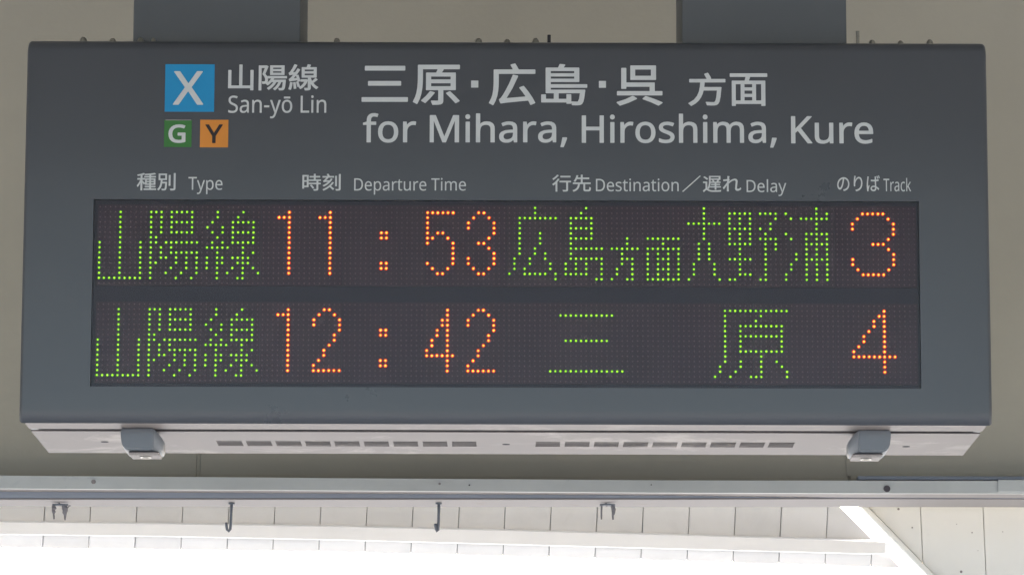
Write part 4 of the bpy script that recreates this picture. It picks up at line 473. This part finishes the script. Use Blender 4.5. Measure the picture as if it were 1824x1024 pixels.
SEN = '1:23,28;2:23,27;3:22,26-30;4:21,24,26,30;5:22,24,26-30;6:23,26,30;7:22,24,26-30;8:21-25,28;9:23,28,30;10:21,23,24,26-29;11:21,23,24,27-29;12:21,23,26,28,30;13:23,25,28,31;14:23,27,28'
def ONE(c): return '1:%d;2:%d-%d;3-13:%d' % (c + 2, c, c + 2, c + 2)
def TWO(c): return '1:{2},{3};2:{1},{4};3-4:{0},{5};5:{5};6-7:{4};8:{3};9-10:{2};11:{1};12:{0};13:{0}-{5}'.format(*range(c, c + 6))
COLON = '5-6:55,56;11-12:55,56'
FIVE = '1:64-69;2-4:64;5:64,66,67;6:64,65,68;7:64,69;8-10:69;11:64,69;12:65,68;13:66,67'
THREE = '1:74,75;2:73,76;3-4:72,77;5:77;6:76;7:74,75;8:76;9:77;10-11:72,77;12:73,76;13:74,75'
FOUR = '1-2:68;3-4:67,68;5-6:66,68;7-8:65,68;9:64,68;10:64-69;11-13:68'
ROW1 = [('green', YAMA, 'green dot-matrix character shaped like a mountain, first in the upper row'),
        ('green', YOU, 'second green dot-matrix character in the upper row'),
        ('green', SEN, 'third green dot-matrix character in the upper row'),
        ('orange', ONE(35), 'first orange digit 1 in the upper row'),
        ('orange', ONE(43), 'second orange digit 1 in the upper row'),
        ('orange', '5-6:55,56', 'top dot of the orange colon in the upper row'),
        ('orange', '11-12:55,56', 'bottom dot of the orange colon in the upper row'),
        ('orange', FIVE, 'orange digit 5 in the upper row'),
        ('orange', THREE, 'narrow orange digit 3 of the time in the upper row'),
        ('green', '0-1:85;2:82-89;3-4:82;5-7:82,86;8:82,85;9:82,85,87;10:81,84,87;11:81,84,88;12:81,83,88;13:80,83-87,89;14:89', 'green character just right of the time in the upper row'),
        ('green', '0:95;1:94;2:92-96;3:92,96;4:92-96;5:92,96;6:92-96;7:92;8:92-98;9:92;10:92-98;11-12:91,93,95,98;13:91-95,98;14:97,98', 'tall green character before the two small ones'),
        ('green', '6-7:103;8:100-105;9:102;10:102-104;11:102,104;12-13:101,104;14:100,103,104', 'first of the two small green characters'),
        ('green', '6:107-113;7:110;8:107-113;9:107,109,111,113;10:107,109-111,113;11:107,109,111,113;12:107,109-111,113;13:107,109,111,113;14:107-113', 'second small green character, a barred box'),
        ('green', '0-2:118;3:115-121;4-6:118;7-10:117,119;11-13:116,120;14:115,121', 'green character like a striding figure after the small ones'),
        ('green', '1:123-127,129-132;2:123,125,127,132;3:123,125,127,131;4:123-127,129,131;5:123,125,127,130;6:123,125,127,129-132;7:123-127,130,132;8:125,130,132;9:125,130;10:123-127,130;11-12:125,130;13:125-127,130;14:123,124,129,130', 'dense green character before the last one of the upper row'),
        ('green', '0:140;1:134,140,142;2:135,137-142;3-4:140;5:134,138-142;6:135,138,140,142;7:138-142;8:138,140,142;9:136,138,140,142;10:136,138-142;11-12:135,138,140,142;13-14:134,138,140,142', 'last green character of the upper row'),
        ('orange', '1:149-153;2:148,154;3-4:147,155;5:155;6:154;7:151-153;8:154;9:155;10-11:147,155;12:148,154;13:149-153', 'wide orange track digit 3 at the end of the upper row')]
ROW2 = [('green', YAMA, 'green dot-matrix character shaped like a mountain, first in the lower row'),
        ('green', YOU, 'second green dot-matrix character in the lower row'),
        ('green', SEN, 'third green dot-matrix character in the lower row'),
        ('orange', ONE(35), 'orange digit 1 in the lower row'),
        ('orange', TWO(42), 'orange digit 2 before the colon of the lower row'),
        ('orange', '5-6:55,56', 'top dot of the orange colon in the lower row'),
        ('orange', '11-12:55,56', 'bottom dot of the orange colon in the lower row'),
        ('orange', FOUR, 'narrow orange digit 4 of the time in the lower row'),
        ('orange', TWO(72), 'orange digit 2 after the colon of the lower row'),
        ('green', '2:90-100;7:91-99;13:88-102', 'green character of three level bars in the lower row'),
        ('green', '1:122-134;2:122,129;3:122,128;4:122,125-133;5:122,125,133;6:122,125-133;7-8:122,125,133;9:122,125-133;10:122,129;11:122,125,129,132;12:121,125,129,133;13:121,124,129,134;14:120,123,127-129,134', 'wide green character with a roof stroke in the lower row'),
        ('orange', '1:153;2:152,153;3-4:151,153;5:150,153;6-7:149,153;8:148,153;9:147,153;10:147-155;11-13:153', 'wide orange track digit 4 at the end of the lower row')]
for ri, rowdef in enumerate((ROW1, ROW2)):
    lit = set(); Z = rowsZ[ri]
    for color, s, label in rowdef:
        bm = bmesh.new()
        k = 0 if color == 'green' else 1
        for r_, c in parse(s):
            lit.add((r_, c))
            jx, jz = random.uniform(-.00012, .00012), random.uniform(-.00012, .00012)
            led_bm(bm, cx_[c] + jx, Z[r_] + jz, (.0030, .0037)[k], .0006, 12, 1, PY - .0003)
            led_bm(bm, cx_[c] + jx, Z[r_] + jz, (.00195, .0020)[k], .0012, 10, 0, PY - .0008)
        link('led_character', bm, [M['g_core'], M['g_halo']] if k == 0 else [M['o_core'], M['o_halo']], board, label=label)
    for m_ in range(10):
        xa, xb = cx_[m_ * 16] - pitch / 2 + .0003, cx_[m_ * 16 + 15] + pitch / 2 - .0003
        bm = bmesh.new(); box(bm, xa, xb, PY, RD - .0008, Z[15] - pitch * .5, Z[0] + pitch * .5)
        mod = link('led_module', bm, M['led_plate'] if random.random() < .6 else M['led_plate2'], board)
        bm = bmesh.new()
        for r_ in range(16):
            for c in range(m_ * 16, m_ * 16 + 16):
                if (r_, c) not in lit: led_bm(bm, cx_[c], Z[r_], .0016, .0007, 6)
        d = link('unlit_leds', bm, M['led_off'], None, kind='stuff')
        d.parent = mod; d.matrix_parent_inverse = Matrix.Translation(board.location).inverted() @ Matrix.Translation(board.location)
# smoked pane: lets the light through, adds a weak sheen
pm = bpy.data.materials.new('smoked_pane'); pm.use_nodes = True
pn = pm.node_tree; pn.nodes.clear(); LL = pn.links.new
tr = pn.nodes.new('ShaderNodeBsdfTransparent'); tr.inputs[0].default_value = (.93, .93, .95, 1)
gl = pn.nodes.new('ShaderNodeBsdfGlossy'); gl.inputs['Roughness'].default_value = .28
fr = pn.nodes.new('ShaderNodeFresnel'); fr.inputs[0].default_value = 1.36
ms = pn.nodes.new('ShaderNodeMixShader'); ou = pn.nodes.new('ShaderNodeOutputMaterial')
LL(fr.outputs[0], ms.inputs[0]); LL(tr.outputs[0], ms.inputs[1]); LL(gl.outputs[0], ms.inputs[2]); LL(ms.outputs[0], ou.inputs[0])
bm = bmesh.new(); box(bm, wl + .0006, wr - .0006, .0045, .0065, wb + .0006, wt - .0006); link('display_pane', bm, pm, board)

# lettering and badges, thin vinyl on the face
def lettering(key, x0, x1, yt, yb, m, grow=0, capref=None, parent=board, y=-.0006, label=None, name='lettering'):
    polys = [[tuple(map(int, p.split(','))) for p in s.split(' ')] for s in GLYPHS[key].split(';')]
    ax = [p[0] for q in polys for p in q]; ay = [p[1] for q in polys for p in q]
    lo, hi = (min(ay), max(ay)) if capref is None else (-grow, capref + grow)
    mnx, mxx = min(ax), max(ax)
    TL, TR, BL = at(x0, yt, 0), at(x1, yt, 0), at(x0, yb, 0)
    cu = bpy.data.curves.new('lettering', 'CURVE'); cu.dimensions = '2D'; cu.fill_mode = 'FRONT'
    for q in polys:
        sp = cu.splines.new('POLY'); sp.points.add(len(q) - 1)
        for k, p in enumerate(q): sp.points[k].co = (p[0] / 1000, p[1] / 1000, 0, 1)
        sp.use_cyclic_u = True
    o = bpy.data.objects.new('tmp', cu); COL.objects.link(o)
    dg = bpy.context.evaluated_depsgraph_get(); dg.update()
    me = bpy.data.meshes.new_from_object(o.evaluated_get(dg))
    bpy.data.objects.remove(o); bpy.data.curves.remove(cu)
    bx = at(x1, yb, 0).x
    for v in me.vertices:
        u = (v.co.x * 1000 - mnx) / (mxx - mnx); t = (v.co.y * 1000 - lo) / (hi - lo)
        v.co = Vector((TL.x + (TR.x - TL.x) * u, y, BL.z + (TL.z - BL.z) * t + (TR.z - TL.z) * u))
    me.materials.clear(); me.materials.append(M[m])
    bm = bmesh.new(); bm.from_mesh(me); bpy.data.meshes.remove(me)
    bmesh.ops.remove_doubles(bm, verts=list(bm.verts), dist=1e-6)
    for f in bm.faces:
        f.normal_update()
    fl = [f for f in bm.faces if f.normal.y > 0]
    if fl: bmesh.ops.reverse_faces(bm, faces=fl)
    ob = link(name, bm, M[m], None, label=label)
    root = parent if parent.parent is None else parent.parent
    ob.parent = parent; ob.matrix_parent_inverse = Matrix.Translation(root.location).inverted() if parent is root else Matrix.Identity(4)
    return ob
def badge(x0, x1, y0, y1, m, label, y=-.0008):
    a, b = at(x0, y0, 0), at(x1, y1, 0)
    bm = bmesh.new(); box(bm, a.x, b.x, y, .0002, b.z, a.z, .0002)
    return link('route_badge', bm, M[m], board, label=label)
b1 = badge(294.7, 381.2, 115, 199.6, 'blue', 'large sky-blue square badge with a white X')
lettering('X', 309, 363, 127.5, 187.3, 'white_vinyl', 13, 714, b1, -.0014, name='letter')
b2 = badge(292.8, 341, 213.8, 262.4, 'green', 'small green square badge with a white G')
lettering('G', 300.4, 330.8, 222.6, 254.8, 'white_vinyl', 26, 714, b2, -.0014, name='letter')
b3 = badge(356.8, 406.2, 213.8, 262.8, 'orange', 'small orange square badge with a dark Y')
lettering('Y', 366, 397, 222.3, 255.6, 'brown_black', 16, 714, b3, -.0014, name='letter')
a, b = at(295, 213.2, 0), at(340.5, 215.2, 0)
bm = bmesh.new(); box(bm, a.x, b.x, -.0016, -.0009, b.z, a.z); link('peeled_edge', bm, M['faint'], board)
WV = 'white_vinyl'
lettering('山陽線', 406.8, 567.5, 115, 161.8, WV, 15)
lettering('San-yō Lin', 407, 581.4, 171.2, 201.3, WV, 4, 714)
lettering('三', 644.6, 727, 117.9, 182, WV, 13)
lettering('原', 735.8, 819.3, 116, 187.4, WV, 15)
lettering('広', 871, 953.7, 113.7, 188, WV, 15)
lettering('島', 964, 1046, 114.5, 188.3, WV, 13)
lettering('呉', 1098.2, 1180, 117.2, 188.8, WV, 15)
lettering('方', 1226, 1292, 130.2, 189.3, WV, 15)
lettering('面', 1299.8, 1366.6, 131.2, 189.3, WV, 13)
for x0, x1, y0, y1 in ((839.2, 852, 144.2, 156.5), (1066.8, 1079.4, 144.8, 156.8)):
    a, b = at(x0, y0, 0), at(x1, y1, 0); bm = bmesh.new(); box(bm, a.x, b.x, -.0006, .0001, b.z, a.z); link('middle_dot', bm, M[WV], board)
lettering('for', 646.7, 741.4, 205.4, 254, WV, 9, 714)
lettering('Mihara,', 765.6, 1010.3, 205.6, 254, WV, 9, 714)
lettering('Hiroshima,', 1036.2, 1383.2, 206.2, 254.8, WV, 9, 714)
lettering('Kure', 1408.8, 1555, 207.5, 255.8, WV, 9, 714)
lettering('種別', 244, 313, 308.4, 339.6, WV, 9)
lettering('Type', 335.8, 396.5, 315.6, 338.4, WV, 1, 714)
lettering('時刻', 538.8, 607, 309.8, 340, WV, 9)
lettering('Departure Time', 631, 830, 318, 339.7, WV, 1, 714)
lettering('行先', 983.6, 1052.6, 311.6, 341.8, WV, 9)
lettering('Destination', 1061.5, 1208.8, 319, 340.9, WV, 1, 714)
lettering('遅れ', 1251.7, 1320, 313.7, 342.5, WV, 9)
lettering('Delay', 1329.8, 1400.5, 321, 342.4, WV, 1, 714)
lettering('のりば', 1491, 1567, 312.6, 341.2, WV, 6)
lettering('Track', 1573.5, 1622.6, 318.8, 341, WV, 0, 714)
bm = bmesh.new()
sl_ = [at(x, y, 0) for x, y in ((1215, 341.2), (1246.6, 313), (1248.2, 314), (1216.8, 342))]
prism(bm, [Vector((p.x, -.0006, p.z)) for p in sl_], Vector((0, .0007, 0))); link('slash', bm, M[WV], board)

# ---- underside of the case: lip, dark gap, vented panel
zu = ZB + .001
def yz(py, z):                          # y on the horizontal plane z seen at row py in the middle of the picture
    d = RM @ Vector((0, -(py - H0 / 2) / F, -1.0)); return (CAM + d * ((z - CAM.z) / d.z)).y
yl0, yl1 = rb_ + .0005, yz(766.0, zu)
yp0, yp1 = yz(770, zu), yz(808.5, zu)
xi0, xi1 = xl + .010, xr - .010
bm = bmesh.new(); box(bm, xi0, xi1, yl0, yl1, zu, zu + .010, .0008); link('bottom_lip', bm, M['under'], board)
bm = bmesh.new(); box(bm, xi0 + .002, xi1 - .002, yl1, yp0, zu + .009, zu + .0115); link('gap_strip', bm, M['gap'], board)
def xat(px, py): return at(px, py, yz(py, zu)).x
vent_px = [(387, 432), (439.5, 484), (491.5, 536.5), (544, 588.5), (596, 640.5), (648.5, 692.5), (700.8, 744.5), (753.2, 796.6), (805.2, 848.6)] + \
          [(954, 997.6), (1006, 1050), (1058.3, 1102), (1110.2, 1154.3), (1162.3, 1206.3), (1214, 1258), (1265.8, 1310), (1318, 1361.5), (1369.3, 1414)]
vy0, vy1 = yz(786, zu), yz(795, zu)
X_ = sorted([xi0, xi1] + [xat(p, 790.5) for v in vent_px for p in v])
Y_ = [yp0, vy0, vy1, yp1]
bm = bmesh.new()
vg = [[bm.verts.new((x, y, zu)) for y in Y_] for x in X_]
for i in range(len(X_) - 1):
    for j in range(3):
        if j == 1 and i % 2 == 1: continue
        bm.faces.new((vg[i][j], vg[i][j + 1], vg[i + 1][j + 1], vg[i + 1][j]))
ext = bmesh.ops.extrude_face_region(bm, geom=list(bm.faces))
bmesh.ops.translate(bm, verts=[v for v in ext['geom'] if isinstance(v, bmesh.types.BMVert)], vec=(0, 0, .003))
bmesh.ops.recalc_face_normals(bm, faces=list(bm.faces))
link('bottom_panel', bm, M['under'], board)
bm = bmesh.new(); box(bm, xi0 + .01, xi1 - .01, yp0 + .01, yp1 - .02, zu + .0095, zu + .0105); link('vent_backing', bm, M['slot'], board)
src = None
for a, b in vent_px:
    x0, x1 = xat(a, 790.5), xat(b, 790.5)
    bm = bmesh.new(); k = 4; st = (vy1 - vy0) / k
    for q in range(k):
        y0 = vy0 + st * q + st * .36; y1 = y0 + st * .28
        box(bm, x0, x1, y0, y1, zu + .0006, zu + .0016)
    box(bm, x0, x0 + .0012, vy0, vy1, zu + .0018, zu + .0028)
    link('vent', bm, M['under'], board)
for px, py in ((186.5, 788.5), (901.5, 791), (1614, 793)):
    c = Vector((xat(px, py), yz(py, zu), zu)); bm = bmesh.new(); cyl(bm, c + Vector((0, 0, .0005)), .0078, -.0009, 'Z', 20); link('hole_shade_disc', bm, M['gap'], board)  # dark disc stands in for the shade inside an open hole

# ---- the two keyed latches under the front edge
def latch(pxo, pxi, s):
    """pxo outer side, pxi inner side of the front outline; s = +1 when the inner side lies to the right"""
    y0 = yz(763.5, zu); zt_ = zu - .0005
    xo, xi = at(pxo, 785, y0).x, at(pxi, 785, y0).x
    wdt = abs(xi - xo); h = .047
    def sec(y, inn, dz, cut):
        o = [(0, 0), (.0, -.014), (.002, -.028), (.006, -.040 - dz * .5), (.015, -h - dz), (inn - .005, -h - dz), (inn, -.042 - dz * .5), (inn, -.018 if cut > .006 else -.006), (inn - cut, 0)]
        return [Vector((xo + s * a, y, zt_ + b)) for a, b in o]
    bm = bmesh.new()
    loft(bm, [sec(y0, wdt - .017, -.005, .001), sec(y0 + .006, wdt - .014, -.002, .001), sec(y0 + .024, wdt, 0, .015), sec(y0 + .088, wdt, 0, .015), sec(y0 + .098, wdt - .003, -.003, .015)])
    bmesh.ops.bevel(bm, geom=[e for e in bm.edges if len(e.link_faces) == 2 and e.calc_face_angle() > R(20)], offset=.0022, segments=2, affect='EDGES')
    o = link('latch', bm, M['latch'], board, label='grey keyed latch under the %s end of the board' % ('left' if s > 0 else 'right'), smooth=True)
    o.data.set_sharp_from_angle(angle=R(40))
    mx = xo + s * (wdt * .56); yy = y0 + .055; zb = zt_ - h
    def child(nm, bm, m):
        c = link(nm, bm, M[m], None, smooth=False); c.parent = o; c.matrix_parent_inverse = Matrix.Identity(4)
    bm = bmesh.new(); xa, xb = sorted((xo + s * .016, xo + s * (wdt - .006)))
    box(bm, xa, xb, y0 + .002, y0 + .092, zb - .0025, zb + .001, .001); child('cover_plate', bm, 'under')
    bm = bmesh.new()
    rr = [(.0115, -.0026), (.0115, -.0042), (.0085, -.0042), (.0075, -.0026)]
    seg = 28
    rings = [[bm.verts.new((mx + a * math.cos(2 * math.pi * k / seg), yy + 1.4 * a * math.sin(2 * math.pi * k / seg), zb + z)) for k in range(seg)] for a, z in rr]
    for i in range(3):
        for k in range(seg): bm.faces.new((rings[i][k], rings[i][(k + 1) % seg], rings[i + 1][(k + 1) % seg], rings[i + 1][k]))
    child('lock_ring', bm, 'steel')
    bm = bmesh.new(); box(bm, mx - .0045, mx + .0045, yy - .0016, yy + .0016, zb - .0034, zb - .0024); child('keyhole', bm, 'dark_steel')
    bm = bmesh.new(); box(bm, xa - .001, xb + .001, y0 + .018, y0 + .021, zb - .0032, zb - .0024); child('groove', bm, 'dark_steel')
latch(214.5, 288, 1); latch(1587, 1514, -1)

# ---- bolts on top of the case
for px, py, r in ((148.5, 67, .0068), (200.5, 69, .0064), (250.5, 68, .0062), (273.5, 68, .0045), (600, 69, .0062), (852.5, 69, .0066), (903.5, 71, .0066), (954, 69, .0066), (1553.5, 72, .0064), (1604, 73.5, .0062), (1656, 71.5, .0066)):
    yb_ = .06; p = at(px, py, yb_)
    bm = bmesh.new(); cyl(bm, Vector((p.x, yb_, ZT)), r * 1.12, max(.003, p.z - ZT), 'Z', 16, dome=True)
    cyl(bm, Vector((p.x, yb_, ZT - .0005)), r * 1.25, .0016, 'Z', 16)
    link('cap_bolt', bm, M['steel'], board, smooth=False)
p = at(978, 63, .06); bm = bmesh.new(); cyl(bm, Vector((p.x, .06, ZT - .001)), .0034, p.z - ZT + .001, 'Z', 12); link('stud', bm, M['dark_steel'], board)
p = at(1527.5, 56, .06); bm = bmesh.new(); cyl(bm, Vector((p.x, .06, ZT - .001)), .0036, p.z - ZT + .001, 'Z', 12); link('stud', bm, M['steel'], board)

# ------------------------------------------------------------------ hangers the board hangs from
def hanger(pxa, pxb, label):
    y0, y1 = .085, .385
    a, b = at(pxa, 70, y0).x, at(pxb, 70, y0).x
    bm = bmesh.new(); box(bm, a, b, y0, y1, ZT, 4.25, .002)
    o = link('hanger', bm, M['hang']); tag(o, label, 'hanger', 'box hangers above the board')
hanger(237, 534.5, 'grey box-section hanger above the left half of the board')
hanger(1215, 1508, 'grey box-section hanger above the right half of the board')
